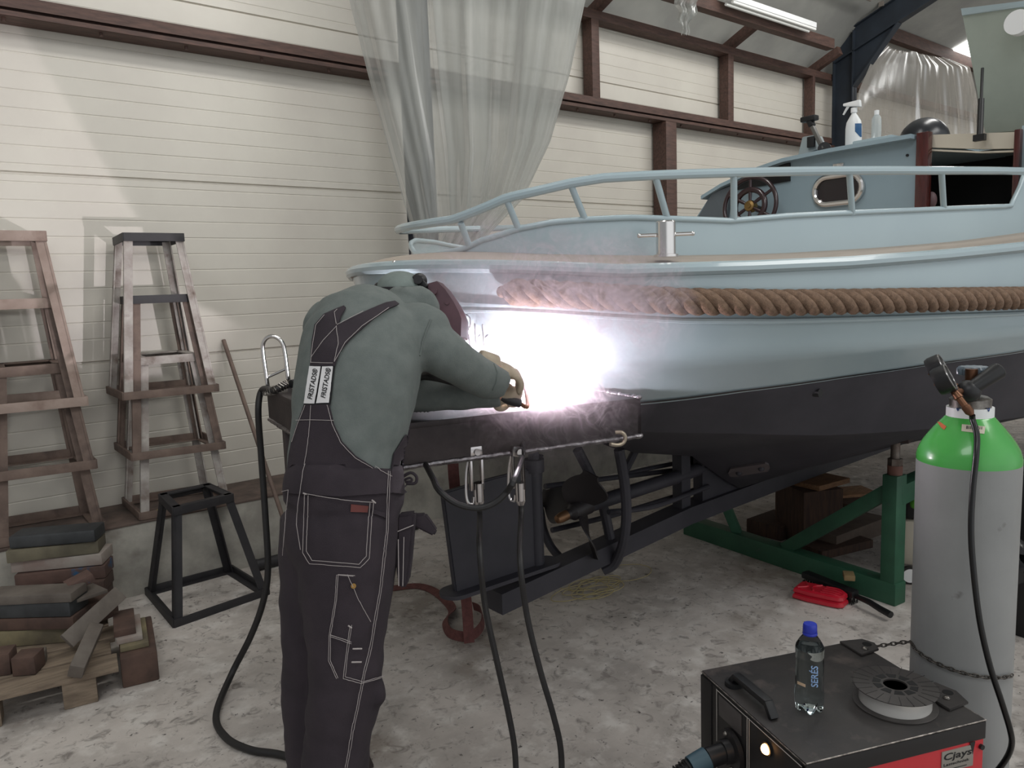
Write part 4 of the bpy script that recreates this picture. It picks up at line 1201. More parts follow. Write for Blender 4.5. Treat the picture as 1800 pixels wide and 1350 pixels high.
# gloves
for c_, nr, rr in ((hR, V(UP)-FWD*.5, 1), (hL, -V(UP)*.2-FWD, -1)):
    b = MB(); hand(b, c_, fd, nr, .84, .95, rr, .002)
    b.tube([c_-fd*.085, c_-fd*.03], [.033,.034], 14)
    obj('glove', fuse(b, .005, 3), m_glove, person, sharp=180, label='tan leather glove')

# ------------------------------------------------------------------ torch with its cable
ARC = atZ(930, 700, ZT+.018)
torch = thing('welding_torch', 'black welding torch whose thick cable runs over the table corner to the machine', 'welding torch', hL)
tip = ARC+V((-.012,-.006,.016))
b = MB(); b.tube(smooth([hL-fd*.06+V((0,0,-.012)), hL+fd*.02+V((0,0,-.016)), hL+fd*.06-V((0,0,.014))], 4), .013, 12); obj('handle', b, m_black, torch)
b = MB(); s0 = hL+fd*.06-V((0,0,.014)); b.tube(smooth([s0, s0+fd*.025, tip+V((-.012,-.004,.03)), tip+V((-.004,-.002,.012))], 5), .007, 10); obj('swan_neck', b, M('neck_copper', (150,110,84), rough=.35, metal=.9), torch)
b = MB(); b.tube([tip+V((-.010,-.004,.026)), tip], [.010,.008], 12); obj('nozzle', b, M('nozzle_steel', (140,136,132), rough=.35, metal=.9), torch)
c0 = atZ(530, 672, ZT+.03); c1 = atZ(482, 686, ZT+.012)
def onf(u, v): return atZ(u, v, .017)
b = MB()
pts = [hL-fd*.06+V((0,0,-.012)), hL-fd*.25+V((0,0,-.03)), atZ(700,690,ZT+.02), atZ(600,676,ZT+.02), c0, atZ(505,675,ZT+.028), c1, FL_+V((-.03,-.03,.125)), FL_+V((-.06,-.05,.05)), atD(459,800,3.10), atD(466,900,3.10), atD(471,1000,3.11), atD(462,1060,3.12), atD(440,1120,3.14), atD(407,1185,3.17), onf(380,1255), onf(396,1295), onf(440,1318), onf(505,1330), onf(600,1375), onf(760,1470), onf(950,1560)]
conn = None
torch_pts = pts
b.tube(smooth(pts, 8), .013, 12)
obj('torch_cable', b, m_rubber, torch)
b = MB()
hx = smooth([atZ(520,674,ZT+.03), atZ(505,675,ZT+.028), c1, FL_+V((-.02,-.03,.115))], 30); 
for i in range(0): pass
n_ = len(hx); co = []
for i, p in enumerate(hx):
    t_ = (hx[min(i+1,n_-1)]-hx[max(i-1,0)]).normalized(); s_ = t_.orthogonal().normalized(); u_ = t_.cross(s_); a = i*1.25
    co.append(p+(s_*math.cos(a)+u_*math.sin(a))*.016)
b.tube(co, .0028, 6); obj('spring_guard', b, m_steel, torch, label='steel spring guard')
b = MB(); b.tube([atZ(545,671,ZT+.034), c0, atZ(512,675,ZT+.03)], [.018,.019,.016], 14); obj('cable_grip', b, m_black, torch)

# ------------------------------------------------------------------ arc
b = MB(); b.ell(ARC, (.012,.012,.012)); o = obj('welding_arc', b, emit('arc_white', (1.0, .95, 1.0), 400)); tag(o, 'blinding white welding arc at the torch tip on the table edge', 'welding arc')
# ------------------------------------------------------------------ nested trestle stands
def stand(name, label, base, top, mats, w=.036, group=None):
    """base / top: 4 corner points in order; mats = (top frame, legs, base frame)"""
    base = [V(p) for p in base]; top = [V(p) for p in top]
    c = sum(base, V())/4; c.z = min(p.z for p in base)
    t = thing(name, label, 'stand', c, 0, group)
    b = MB()
    for i in range(4): b.bar(top[i], top[(i+1) % 4], .008, w*1.05, bev=.001); 
    for i in range(4):
        p, q = top[i], top[(i+1) % 4]; inn = ((top[(i+2) % 4]+top[(i+3) % 4])/2-(p+q)/2).normalized()
        b.bar(p+inn*w*.5+V((0,0,w*.5-.004)), q+inn*w*.5+V((0,0,w*.5-.004)), w, .007)
    obj('top_frame', b, mats[0], t)
    b = MB()
    for i in range(4): b.bar(base[i]+V((0,0,w*.5)), base[(i+1) % 4]+V((0,0,w*.5)), .012, w, bev=.001)
    for i in range(4):
        p, q = base[i]+V((0,0,.004)), base[(i+1) % 4]+V((0,0,.004)); inn = ((base[(i+2) % 4]+base[(i+3) % 4])/2-(p+q)/2).normalized()
        b.bar(p+inn*w*.5, q+inn*w*.5, w, .007)
    obj('base_frame', b, mats[2], t)
    for i in range(4):
        cc = sum(base, V())/4; ct = sum(top, V())/4
        p = base[i].lerp(cc, .035)+V((0,0,.006)); q = top[i].lerp(ct, .05)
        d1 = (base[(i+1) % 4]-base[i]).normalized(); d2 = (base[i-1]-base[i]).normalized()
        b = MB(); b.bar(p+d1*w*.4, q+d1*w*.4, w, .007, up=d2); b.bar(p+d2*w*.4, q+d2*w*.4, w, .007, up=d1); obj('leg', b, mats[1], t)
    return t
m_br = M('stand_brown', (120,102,92), (96,80,72), scale=9, rough=.7, bump=.15, c3=(70,58,54), s3=5, m3=(.55,.7))
m_pk = M('stand_pinkbrown', (158,140,130), (136,118,108), scale=7, rough=.7, c3=(110,86,76), s3=4, m3=(.55,.72))
m_gy = M('stand_grey', (176,170,164), (140,130,124), scale=10, rough=.6, c3=(104,86,76), s3=6, m3=(.55,.68))
m_bk = M('stand_black', (38,37,40), (48,46,48), scale=9, rough=.6)
z1, zt = 1.075, 1.938
A_, B_, C_ = atZ(218,704,z1), atZ(384,688,z1), atZ(186,690,z1)
C_ = A_+(C_-A_)*.90; D_ = B_+(C_-A_)
At, Bt, Ct = atZ(217,416,zt), atZ(323,417,zt), atZ(193,428,zt)
Ct = At+(Ct-At)*.72
Dt = Bt+(Ct-At)
dz = V((0,0,-(z1-.409)/2))
mt = [(m_bk, m_gy, m_br), (m_bk, m_br, m_br), (m_gy, m_gy, m_br)]
lab = ['grey legged stand with black top rim, uppermost of the stack nearer the welder', 'brown stand with black top rim, middle of the stack nearer the welder', 'beige rimmed stand, lowest of the stack nearer the welder']
lab2 = ['pinkish brown stand, uppermost of the stack at the picture edge', 'pinkish brown stand, middle of the stack at the picture edge', 'darker brown stand, lowest of the stack at the picture edge']
sh = atZ(154,713,z1)-B_; sh.z = 0
mt2 = [(m_pk, m_pk, m_pk), (m_pk, m_br, m_br), (m_br, m_br, m_br)]
for k in range(3):
    o_ = dz*k + V((.012*k, .004*k, 0))
    wv = V((random.uniform(-.004,.004), 0, 0))
    stand('nested_stand', lab[k], [p+o_ for p in (A_,B_,D_,C_)], [p+o_+wv for p in (At,Bt,Dt,Ct)], mt[k], .042, 'nested stands on the ledge')
    stand('nested_stand', lab2[k], [p+o_+sh for p in (A_,B_,D_,C_)], [p+o_+sh+wv for p in (At,Bt,Dt,Ct)], mt2[k], .048, 'nested stands on the ledge')
bs = [atZ(306,1104,0), atZ(473,1045,0), atZ(407,1004,0), atZ(257,1045,0)]
best = None
for zz in np.linspace(.3, .9, 121):
    tp = [atZ(u, v, zz) for u, v in ((304,893),(409.5,868),(367,849),(279,868))]
    d = (sum(tp, V())/4-sum(bs, V())/4).xy.length
    if best is None or d < best[0]: best = (d, zz, tp)
print('STOOL', best[0], best[1], [tuple(round(x, 3) for x in p) for p in bs], [tuple(round(x, 3) for x in p) for p in best[2]])
stand('low_stand', 'low dark steel stand alone on the floor before the stacked stands', bs, [p-V((0,0,.02)) for p in best[2]], (m_bk, m_bk, m_bk), .04)

# leaning rod, pipe on the floor, yellow offcut
p0, p1 = atY(393,598,4.925), atZ(530,1008,.02)
b = MB(); b.cyl(p0, p1, .013, seg=14); o = obj('steel_rod', b, m_br); tag(o, 'long brown steel rod leaning against the panel wall beside the welder', 'rod')
q = atZ(462,1002,.035); b = MB(); b.cyl((q.x, 4.36, .034), (q.x+1.1, 4.36, .034), .033, seg=20); b.cyl((q.x-.001, 4.36, .034), (q.x+.01, 4.36, .034), .036, seg=20); o = obj('steel_pipe', b, m_bk); tag(o, 'dark steel pipe lying on the floor along the wall base', 'pipe')
q = atZ(274,897,.43); b = MB(); b.bar(q+V((-.05,-.01,-.012)), q+V((.06,.02,-.012)), .03, .02, bev=.003); o = obj('yellow_offcut', b, M('yellow_paint', (176,160,60), rough=.6)); tag(o, 'small yellow offcut lying on the ledge inside the stacked stands', 'offcut')

# ------------------------------------------------------------------ pile of steel and timber blocks on a pallet
m_pal = M('pallet_wood', (146,130,112), (112,98,84), scale=5, rough=.85, bump=.3, stretch=(1,8,8))
PM = dict(dark=M('block_dark', (66,68,70), (46,48,50), scale=8, rough=.55, bump=.2), green=M('block_olive', (118,111,92), (92,86,72), scale=7, rough=.8, bump=.2),
          pink=M('block_pinkish', (140,120,112), (162,154,146), scale=5, rough=.7, bump=.2), rust=M('block_rust', (104,80,72), (82,64,58), scale=9, rough=.8, bump=.25, c3=(42,84,120), s3=6, m3=(.6,.66)),
          grey=M('block_grey', (116,108,100), (88,80,74), scale=6, rough=.7, bump=.2), brown=M('block_brown', (98,76,66), (72,56,50), scale=8, rough=.8, bump=.25), yellow=M('block_tan', (138,128,98), (98,90,74), scale=5, rough=.8, bump=.2))
pt0, pt1 = atZ(-60,1237,.13), atZ(208,1172,.13)
ux = (pt1-pt0).normalized(); uy = V((-ux.y, ux.x, 0))
t = thing('pallet', 'worn wooden pallet under the pile of blocks', 'pallet', (pt0.x, pt0.y, 0))
for k in range(6):
    b = MB(); o_ = uy*(.16*k+.0); L_e = (pt1-pt0).length-(.02 if k % 2 else 0)
    b.hexa([pt0+o_-V((0,0,.022)), pt0+ux*L_e+o_-V((0,0,.022)), pt0+ux*L_e+o_+uy*.145-V((0,0,.022)), pt0+o_+uy*.145-V((0,0,.022)), pt0+o_, pt0+ux*L_e+o_, pt0+ux*L_e+o_+uy*.145, pt0+o_+uy*.145], .003); obj('deck_board', b, m_pal, t)
for s in (0.08, .72):
    for k in (0, .38, .80):
        c = pt0+ux*((pt1-pt0).length*s)+uy*(.06+k); b = MB(); b.box((c.x, c.y, .054), (.12, .1, .107), math.atan2(ux.y, ux.x), bev=.004); obj('spacer_block', b, m_pal, t)
def block(name, label, cat, u0, v0, u1, v1, z, h, dp, mat, tilt=0.0, bev=.005, z1=None):
    p = atZ(u0, v0, z); q = atZ(u1, v1, z if z1 is None else z1); x = q-p; y = V((-x.y, x.x, 0)).normalized(); n_ = x.cross(y).normalized()
    y = y*dp; hv = n_*h
    b = MB(); b.hexa([p, q, q+y, p+y, p+hv, q+hv, q+y+hv, p+y+hv], bev)
    bmesh.ops.subdivide_edges(b.bm, edges=b.bm.edges[:], cuts=1)
    o = obj(name, b, PM[mat]); tag(o, label, cat, 'blocks piled on the pallet'); return o
block('steel_block', 'dark grey steel bar on top of the tall block stack', 'block', 16,966,168,953,.440,.062,.15,'dark', bev=.012)
block('timber_block', 'olive timber bar second from the top of the tall block stack', 'block', 12,991,174,972,.377,.06,.16,'green')
block('timber_block', 'pinkish bar with a worn pale patch, third in the tall block stack', 'block', 20,1008,180,993,.318,.056,.17,'pink')
block('timber_block', 'rust brown bar with a blue paint smear in the tall block stack', 'block', 27,1034,186,1016,.252,.062,.16,'rust')
block('timber_block', 'hidden brown bar near the foot of the tall block stack', 'block', 22,1060,184,1042,.190,.06,.17,'brown')
block('timber_block', 'brown bar resting on the pallet under the tall block stack', 'block', 22,1084,184,1064,.132,.057,.18,'brown')
block('timber_block', 'grey brown bar topping the low stack at the picture edge', 'block', -30,1066,126,1059,.325,.040,.13,'grey')
block('steel_block', 'dark block below the grey brown bar of the low stack', 'block', -30,1088,124,1084,.262,.062,.14,'dark', bev=.004)
block('timber_block', 'brown bar second from the bottom of the low stack', 'block', -30,1110,130,1106,.205,.054,.14,'brown')
block('timber_block', 'tan yellowish bar at the bottom of the low stack', 'block', -30,1142,120,1129,.132,.07,.15,'yellow')
block('steel_plate', 'grey plate with a bolt hole lying across the pile', 'plate', 126,1063,190,1042,.30,.016,.14,'grey', bev=.002)
block('timber_block', 'reddish brown wedge leaning on the tall block stack', 'block', 124,1043,168,1020,.33,.035,.09,'rust', z1=.36)
p0, p1 = atZ(117,1128,.20), atZ(211,1042,.30)
b = MB(); b.bar(p0, p1, .07, .022, up=(.5,-.6,.6), bev=.003); o = obj('steel_flat', b, PM['grey']); tag(o, 'long grey flat bar leaning slantwise over the pile', 'flat bar', 'blocks piled on the pallet')
p0, p1 = atZ(133,1182,.165), atZ(168,1104,.24)
b = MB(); b.bar(p0, p1, .055, .06, up=(.2,-.5,1), bev=.006); o = obj('timber_block', b, PM['grey']); tag(o, 'short grey block leaning end-down at the pallet front', 'block', 'blocks piled on the pallet')
block('dark_offcut', 'dark reddish offcut tucked beneath the leaning flat bar', 'block', 150,1105,210,1080,.155,.10,.10,'brown')
block('timber_block', 'small square-cut block with a reddish rim on the pallet', 'block', 22,1190,63,1186,.132,.075,.09,'brown')
block('timber_block', 'small block at the picture edge beside the square-cut block', 'block', -20,1192,20,1186,.132,.09,.09,'brown')
block('steel_block', 'tiny pale grey block behind the square-cut block', 'block', 63,1168,82,1164,.132,.05,.05,'grey')
# heavy timber at the pallet end running away from the eye
p0, p1 = atZ(216,1211,.0), atZ(281,1195,.0)
x = p1-p0; y = V((-x.y, x.x, 0)).normalized()*.42
b = MB(); hz = V((0,0,.13)); b.hexa([p0, p1, p1+y, p0+y, p0+hz, p1+hz, p1+y+hz, p0+y+hz], .008); o = obj('timber_baulk', b, PM['brown']); tag(o, 'heavy reddish brown timber baulk on the floor at the pallet end', 'timber')
for i, (mt_, lb, w_, l_, hh) in enumerate((('yellow', 'thin yellow edged batten lying on the reddish timber baulk', .11, .30, .02), ('pink', 'flaking pinkish batten stacked on the yellow edged batten', .10, .26, .022), ('brown', 'brown batten topping the small stack on the baulk', .085, .24, .03))):
    z0 = .132+(0, .0205, .043)[i]; c = p0+x*.42+y*.5+V((-.012*i,.02*i,0)); a = math.atan2(y.y, y.x)
    b = MB(); b.box((c.x, c.y, z0+hh/2), (l_, w_, hh), a, bev=.003); o = obj('timber_batten', b, PM[mt_]); tag(o, lb, 'batten', 'battens on the timber baulk')

# ------------------------------------------------------------------ boat stand, keel blocks
m_green = M('green_paint', (48,94,70), (42,82,62), scale=6, rough=.55, c3=(70,84,74), s3=12, m3=(.64,.74))
ta, tb_ = atZ(1201,939,.0), atZ(1573,1067,.0)
tx = (tb_-ta).normalized(); ty = V((-tx.y, tx.x, 0))
t = thing('boat_stand', 'green welded steel boat stand with a screw jack under the hull', 'boat stand', ((ta+tb_)/2).to_tuple()[:2]+(0,))
b = MB(); b.hexa([ta, tb_, tb_+ty*.09, ta+ty*.09, ta+V((0,0,.11)), tb_+V((0,0,.11)), tb_+ty*.09+V((0,0,.11)), ta+ty*.09+V((0,0,.11))], .006); obj('foot_beam', b, m_green, t)
pc = tb_-tx*.045+ty*.045
ptop = atD(1572,826, (pc-EYEP).dot(FWD)).z
b = MB(); b.box((pc.x, pc.y, ptop/2+.0), (.075, .085, ptop), math.atan2(tx.y, tx.x), bev=.006); obj('post', b, m_green, t)
q0, q1 = pc-tx*.62+V((0,0,.10)), pc-tx*.03+V((0,0,ptop-.09))
b = MB(); b.bar(q0, q1, .05, .07, bev=.004); obj('brace', b, m_green, t)
q0 = ta+tx*.40+ty*.045+V((0,0,.10)); 
b = MB(); b.bar(q0, atD(1265,862,(q0-EYEP).dot(FWD)+.02), .05, .05, bev=.004); obj('brace', b, m_green, t)
b = MB(); ra = pc+V((0,0,ptop-.10)); b.bar(ra, ra+V((1.3,.05,0)), .08, .10, bev=.005); obj('side_rail', b, m_green, t)
m_jack = M('jack_steel', (120,112,106), (90,76,68), scale=20, rough=.5, metal=.6)
b = MB(); b.cyl((pc.x,pc.y,ptop), (pc.x,pc.y,ptop+.045), .034, seg=20); obj('jack_collar', b, M('rusty_collar', (104,70,60), rough=.7), t)
b = MB(); b.cyl((pc.x,pc.y,ptop+.045), (pc.x,pc.y,ptop+.078), .033, seg=6); b.cyl((pc.x,pc.y,ptop+.07), (pc.x,pc.y,ptop+.17), .021, seg=18); obj('jack_screw', b, m_jack, t)
b = MB(); b.box((pc.x+.02,pc.y,ptop+.185), (.20,.14,.03), .2, bev=.004); obj('jack_pad', b, M('pad_wood', (52,40,38), rough=.8), t)
b = MB(); fb = tb_+V((1.25,.05,0)); b.box((fb.x, fb.y+.04, ptop/2), (.09,.10,ptop), 0, bev=.006); obj('post', b, m_green, t)
m_kb = M('keel_block_wood', (86,64,52), (64,48,42), scale=7, rough=.85, bump=.3, stretch=(8,8,1))
def wblock(name, label, u0, v0, u1, v1, z, h, dp, mat, bev=.005):
    p = atZ(u0, v0, z); q = atZ(u1, v1, z); x = q-p; y = V((-x.y, x.x, 0)).normalized()*dp; hv = V((0,0,h))
    b = MB(); b.hexa([p, q, q+y, p+y, p+hv, q+hv, q+y+hv, p+y+hv], bev); o = obj(name, b, mat); return tag(o, label, 'block', 'blocking under the boat')
m_wd = M('pale_timber', (150,112,80), (120,88,64), scale=6, rough=.8, bump=.2, stretch=(2,8,8)); m_wd2 = M('grey_timber', (112,98,88), (90,78,70), scale=6, rough=.85, bump=.2)
wblock('keel_block', 'tall dark upright timber block under the keel', 1362,938,1412,966,0,.345,.26,m_kb)
wblock('keel_wedge', 'pale sawn timber slab on top of the tall keel block', 1388,852,1440,864,.348,.032,.30,m_wd)
wblock('timber_sleeper', 'dark timber sleeper on the floor behind the green foot beam', 1312,936,1372,952,0,.09,.30,m_kb)
wblock('timber_plank', 'grey timber plank lying behind the sloping green brace', 1470,972,1560,936,0,.10,.16,m_wd2)
wblock('timber_plank', 'dark short plank on the floor between keel block and brace', 1445,985,1535,963,0,.05,.16,m_kb)
wblock('timber_plank', 'pale board on the floor far behind the keel block', 1458,885,1545,878,0,.05,.22,m_wd)
wblock('timber_plank', 'brown board beside the pale board far behind the keel block', 1492,895,1560,880,.0,.03,.2,m_kb)
q = atZ(1492,1017,.112); b = MB(); b.box((q.x,q.y,.126), (.07,.05,.027), .6, bev=.003); o = obj('wood_offcut', b, M('offcut_wood', (128,108,74), rough=.8)); tag(o, 'small wood offcut lying on the green foot beam', 'offcut')

# red dustpan-like shell and black brush on the floor
m_red = M('red_plastic', (190,28,48), rough=.28, coat=.3)
q0, q1 = atZ(1392,1052,.0), atZ(1480,1074,.0); xx = (q1-q0).normalized(); yy = V((-xx.y, xx.x, 0)); L_ = (q1-q0).length
def shell(z0, z1, inset):
    rows = []
    for a, hw in ((0,.040),(.012,.058),(.30,.064),(.55,.060),(.80,.056),(.93,.050),(1.0,.034)):
        rows.append((a, hw))
    R = []
    for z, ins in ((z0, .004+inset), (z0+.006, inset), (z1-.008, .002+inset), (z1, .010+inset)):
        pts = [(a*L_+(ins if a < .5 else -ins), hw-ins) for a, hw in rows]
        ring = [q0+xx*a+yy*(.055-hw)+V((0,0,z)) for a, hw in pts]+[q0+xx*a+yy*(.055+hw)+V((0,0,z)) for a, hw in pts[::-1]]
        R.append(ring)
    return R
t = thing('dustpan', 'ribbed red plastic shell lying on the floor before the green stand', 'dustpan', (q0+xx*L_/2+yy*.05).to_tuple()[:2]+(0,))
b = MB(); b.loft(shell(.004,.032,0)); obj('lower_shell', b, m_red, t)
b = MB(); b.loft(shell(.034,.062,.003)); obj('upper_shell', b, m_red, t)
b = MB()
for k in range(4): b.tube(smooth([q0+xx*L_*(.55)+yy*(.02+.025*k)+V((0,0,.062)), q0+xx*L_*.8+yy*(.02+.025*k)+V((0,0,.064)), q0+xx*L_*.97+yy*(.028+.018*k)+V((0,0,.052))],4), .0055, 8)
b.tube(smooth([q0+xx*L_*.1+yy*.01+V((0,0,.063)), q0+xx*L_*.25+yy*.05+V((0,0,.064)), q0+xx*L_*.12+yy*.10+V((0,0,.063))],4), .005, 8)
b.tube(smooth([q0+xx*L_*.42+yy*.01+V((0,0,.063)), q0+xx*L_*.34+yy*.055+V((0,0,.064)), q0+xx*L_*.46+yy*.10+V((0,0,.063))],4), .005, 8); obj('ribs', b, m_red, t)
q0, q1, q2 = atZ(1414,1022,.02), atZ(1504,1056,.02), atZ(1566,1086,.02)
t = thing('hand_brush', 'black hand brush with a long handle beside the red shell', 'brush', q1.to_tuple()[:2]+(0,))
b = MB(); b.bar(q0+V((0,0,.042)), q1+V((0,0,.032)), .055, .034, bev=.010); obj('head', b, m_black, t)
b = MB(); b.tube([q1+V((0,0,.024)), q1.lerp(q2,.4)+V((0,0,.026)), q1.lerp(q2,.7)+V((0,0,.018)), q2+V((0,0,.014))], [.012,.014,.015,.016], 14); obj('handle', b, m_black, t)
b = MB(); xx = (q1-q0).normalized(); yy = V((-xx.y, xx.x, 0))
for i in range(26):
    for j in range(5): 
        p = q0.lerp(q1, (i+.5)/26)+yy*(.012*(j-2)*.9); b.cyl((p.x,p.y,.001), (p.x+random.uniform(-.004,.004),p.y+random.uniform(-.004,.004),.034), .0022, seg=5)
o = obj('bristles', b, m_black, t); o['kind'] = 'stuff'

# wheeled pale washer behind the post
wq = atZ(1613,1016,0)
t = thing('pressure_washer', 'pale wheeled washer with a green knob behind the green post', 'pressure washer', (wq.x,wq.y,0))
m_cream = M('cream_plastic', (196,188,172), rough=.5)
b = MB(); b.box((wq.x+.05,wq.y+.02,.20), (.20,.17,.24), .5, bev=.02); obj('body', b, m_cream, t)
b = MB(); b.box((wq.x+.05,wq.y+.02,.40), (.18,.15,.15), .5, bev=.02); obj('motor_housing', b, m_black, t)
q = atD(1609,886,(wq-EYEP).dot(FWD)-.13); b = MB(); b.ell(q, (.026,.026,.026)); obj('knob', b, M('lime_knob', (96,170,60), rough=.4), t)
q = atD(1599,1003,(wq-EYEP).dot(FWD)-.08); nv_ = V((-.75,-.6,0)).normalized(); q.z = .047
b = MB(); b.cyl(q-nv_*.012, q+nv_*.012, .047, seg=30); obj('tyre', b, m_rubber, t); b = MB(); b.cyl(q+nv_*.005, q+nv_*.014, .036, seg=28); obj('wheel_disc', b, m_white, t)
b = MB(); b.tube([(wq.x-.04,wq.y-.06,.19),(wq.x+.14,wq.y-.08,.19)], .010, 8); obj('strap_band', b, m_black, t)

# bins at the picture edge
bq = atZ(1822,1105,0)
t = thing('black_bin', 'black bin lined with shiny plastic beside the gas cylinder', 'bin', (bq.x,bq.y,0))
b = MB(); b.lathe([(.14,0),(.175,.30),(.18,.31),(.172,.31),(.135,.01)], (bq.x,bq.y,0), seg=36); obj('tub', b, m_black, t)
b = MB(); rows = []
for i, (r_, h_) in enumerate(((.174,.26),(.187,.315),(.180,.35),(.150,.33),(.10,.30))):
    rows.append([V((bq.x+(r_+.012*math.sin(k*2.4+i))*math.cos(2*PI*k/40), bq.y+(r_+.012*math.sin(k*2.4+i))*math.sin(2*PI*k/40), h_+.014*math.sin(k*1.9+i*2))) for k in range(40)])
b.loft(rows, cap=False); obj('bin_liner', b, M('bin_bag', (46,46,48), rough=.18), t)
bq2 = bq+V((.45,.22,0))
b = MB(); b.lathe([(.15,0),(.19,.62),(.2,.63),(.185,.63),(.14,.02)], bq2, seg=36); o = obj('tall_bin', b, m_black); tag(o, 'taller black tub standing behind the lined black bin', 'bin')
pq_ = atZ(1797,1005,.33); b = MB(); b.lathe([(.05,0),(.06,.12),(.063,.125),(.055,.125)], (bq.x+.03,bq.y+.20,.0), seg=28); bmesh.ops.translate(b.bm, verts=b.bm.verts[:], vec=(0,0,.0)); o = obj('white_pot', b, M('pot_white', (196,198,194), rough=.5)); tag(o, 'small white plastic pot on the floor behind the lined black bin', 'pot')

# ratchet strap and string on the floor
m_strap = M('red_webbing', (120,76,72), (98,62,60), scale=40, rough=.9, bump=.2)
b = MB()
top_, bot_ = atY(800,812,2.70), atZ(826,1132,.0)
top_.y = bot_.y-.02
dirx = V((.9,-.43,0)).normalized()
def ribbon(pts, ws, hw, th=.0016):
    rows = []
    for i, p in enumerate(pts):
        w_ = V(ws[i]).normalized(); t_ = (pts[min(i+1, len(pts)-1)]-pts[max(i-1, 0)]).normalized(); n_ = t_.cross(w_).normalized()*th
        rows.append([p-w_*hw-n_, p+w_*hw-n_, p+w_*hw+n_, p-w_*hw+n_])
    b.loft(rows)
pts = [top_.lerp(bot_, k/14)+V((0,.004*math.sin(k),0)) for k in range(15)]; pts[-1].z = .004
ribbon(pts, [dirx]*15, .024)
fp = smooth([atZ(u, v, 0) for u, v in ((690,1037),(735,1033),(768,1045),(795,1075),(783,1098),(792,1122),(826,1128),(848,1108),(846,1082),(832,1074))], 6)
pts = []; ws = []
for i, p in enumerate(fp):
    s = i/(len(fp)-1); tilt = .25+1.1*min(1, max(0, (s-.25)*3)); t_ = (fp[min(i+1, len(fp)-1)]-fp[max(i-1, 0)]).normalized(); sd = V((-t_.y, t_.x, 0))
    w_ = sd*math.cos(tilt)+V((0,0,1))*math.sin(tilt); ws.append(w_); pts.append(p+V((0,0,.003+.024*abs(w_.z))))
ribbon(pts, ws, .023)
o = obj('webbing_strap', b, m_strap); tag(o, 'faded red webbing strap hanging behind the rudder and looped on the floor', 'strap')
m_str = M('yellow_string', (190,176,132), rough=.8)
b = MB(); cq = atZ(1040,1036,0); pts = []
for k in range(90):
    a = k*.42; r = .10+.04*math.sin(k*.9)+.03*math.sin(k*.23); pts.append(V((cq.x+r*1.3*math.cos(a)+.06*math.sin(k*.11), cq.y+r*.8*math.sin(a), .004+.002*math.sin(k*1.7)+.0006*(k % 9))))
b.tube(smooth(pts, 3), .0024, 5); o = obj('string_tangle', b, m_str); tag(o, 'loose tangle of thin pale yellow string on the floor under the keel', 'string')
b = MB(); pts = [atZ(u, v, .003) for u, v in ((1020,1022),(1060,1022),(1110,1020),(1140,1010),(1143,998),(1120,992),(1080,994))]; b.tube(smooth(pts, 8), .0020, 6); o = obj('string_loop', b, m_str); tag(o, 'single open loop of pale string on the floor past the keel end', 'string')
b = MB(); pts = [atZ(u, v, .003) for u, v in ((954,975),(962,985),(965,1000),(955,1012),(975,1030),(1010,1040))]; b.tube(smooth(pts, 8), .0018, 6); o = obj('string_end', b, m_str); tag(o, 'short pale string lying beside the rudder foot', 'string')
# ------------------------------------------------------------------ welding machine with gas cylinder
ZM = .60
MA, MBc, MC, MD = atZ(1247,1178,ZM), atZ(1400,1342,ZM), atZ(1725,1270,ZM), atZ(1510,1122,ZM)
ex = ((MC-MBc)+(MD-MA)).normalized(); ey = V((-ex.y, ex.x, 0))         # ex: towards the cylinder, ey: away from the red side
if ey.dot(MA-MBc) < 0: ey = -ey
org = (MBc+MA)/2; Lm = ((MC-MBc).length+(MD-MA).length)/2; Wm = abs((MA-MBc).dot(ey)); Wm = (Wm+abs((MD-MC).dot(ey)))/2
mid = (MA+MBc+MC+MD)/4
def mp(x, y, z): return V((mid.x, mid.y, 0))+ex*(x-Lm/2)+ey*(y-Wm/2)+V((0,0,z))   # x 0..Lm from the front, y 0..Wm from the red side
am = math.atan2(ex.y, ex.x); Rm_ = Matrix.Rotation(am, 3, 'Z')
print('MACHINE', Lm, Wm, mid, math.degrees(am))
m_mtop = M('worn_black_steel', (58,54,52), (42,40,40), scale=7, rough=.55, bump=.15, c3=(84,76,72), s3=14, m3=(.58,.75))
m_mblk = M('machine_black', (26,24,25), rough=.5)
m_mred = M('machine_red', (196,44,52), (184,40,48), scale=3, rough=.4)
m_edge = M('bare_edge', (150,144,138), (70,66,64), scale=60, rough=.4, metal=.6)
mach = thing('welding_machine', 'red and black wheeled welding machine in the corner', 'welding machine', mp(Lm/2, Wm/2, 0))
def mbox(name, x0, x1, y0, y1, z0, z1, mat, par=mach, bev=.002, label=None):
    b = MB(); b.hexa([mp(x0,y0,z0), mp(x1,y0,z0), mp(x1,y1,z0), mp(x0,y1,z0), mp(x0,y0,z1), mp(x1,y0,z1), mp(x1,y1,z1), mp(x0,y1,z1)], bev); return obj(name, b, mat, par, label=label)
mbox('chassis', .012, Lm-.004, .012, Wm-.012, .13, ZM-.012, m_mblk)
mbox('lid', 0, Lm, 0, Wm, ZM-.010, ZM, m_mtop, label='worn dark steel lid')
mbox('lid_flange', 0.0, Lm, -.0015, .004, ZM-.045, ZM-.004, m_mblk)
mbox('side_panel', .01, Lm-.004, .000, .014, .13, ZM-.040, m_mred, label='red side panel')
mbox('front_panel', -.001, .014, .014, Wm-.05, .14, ZM-.010, m_mblk)
mbox('front_post', -.004, .02, Wm-.05, Wm, .13, ZM-.010, m_mblk)
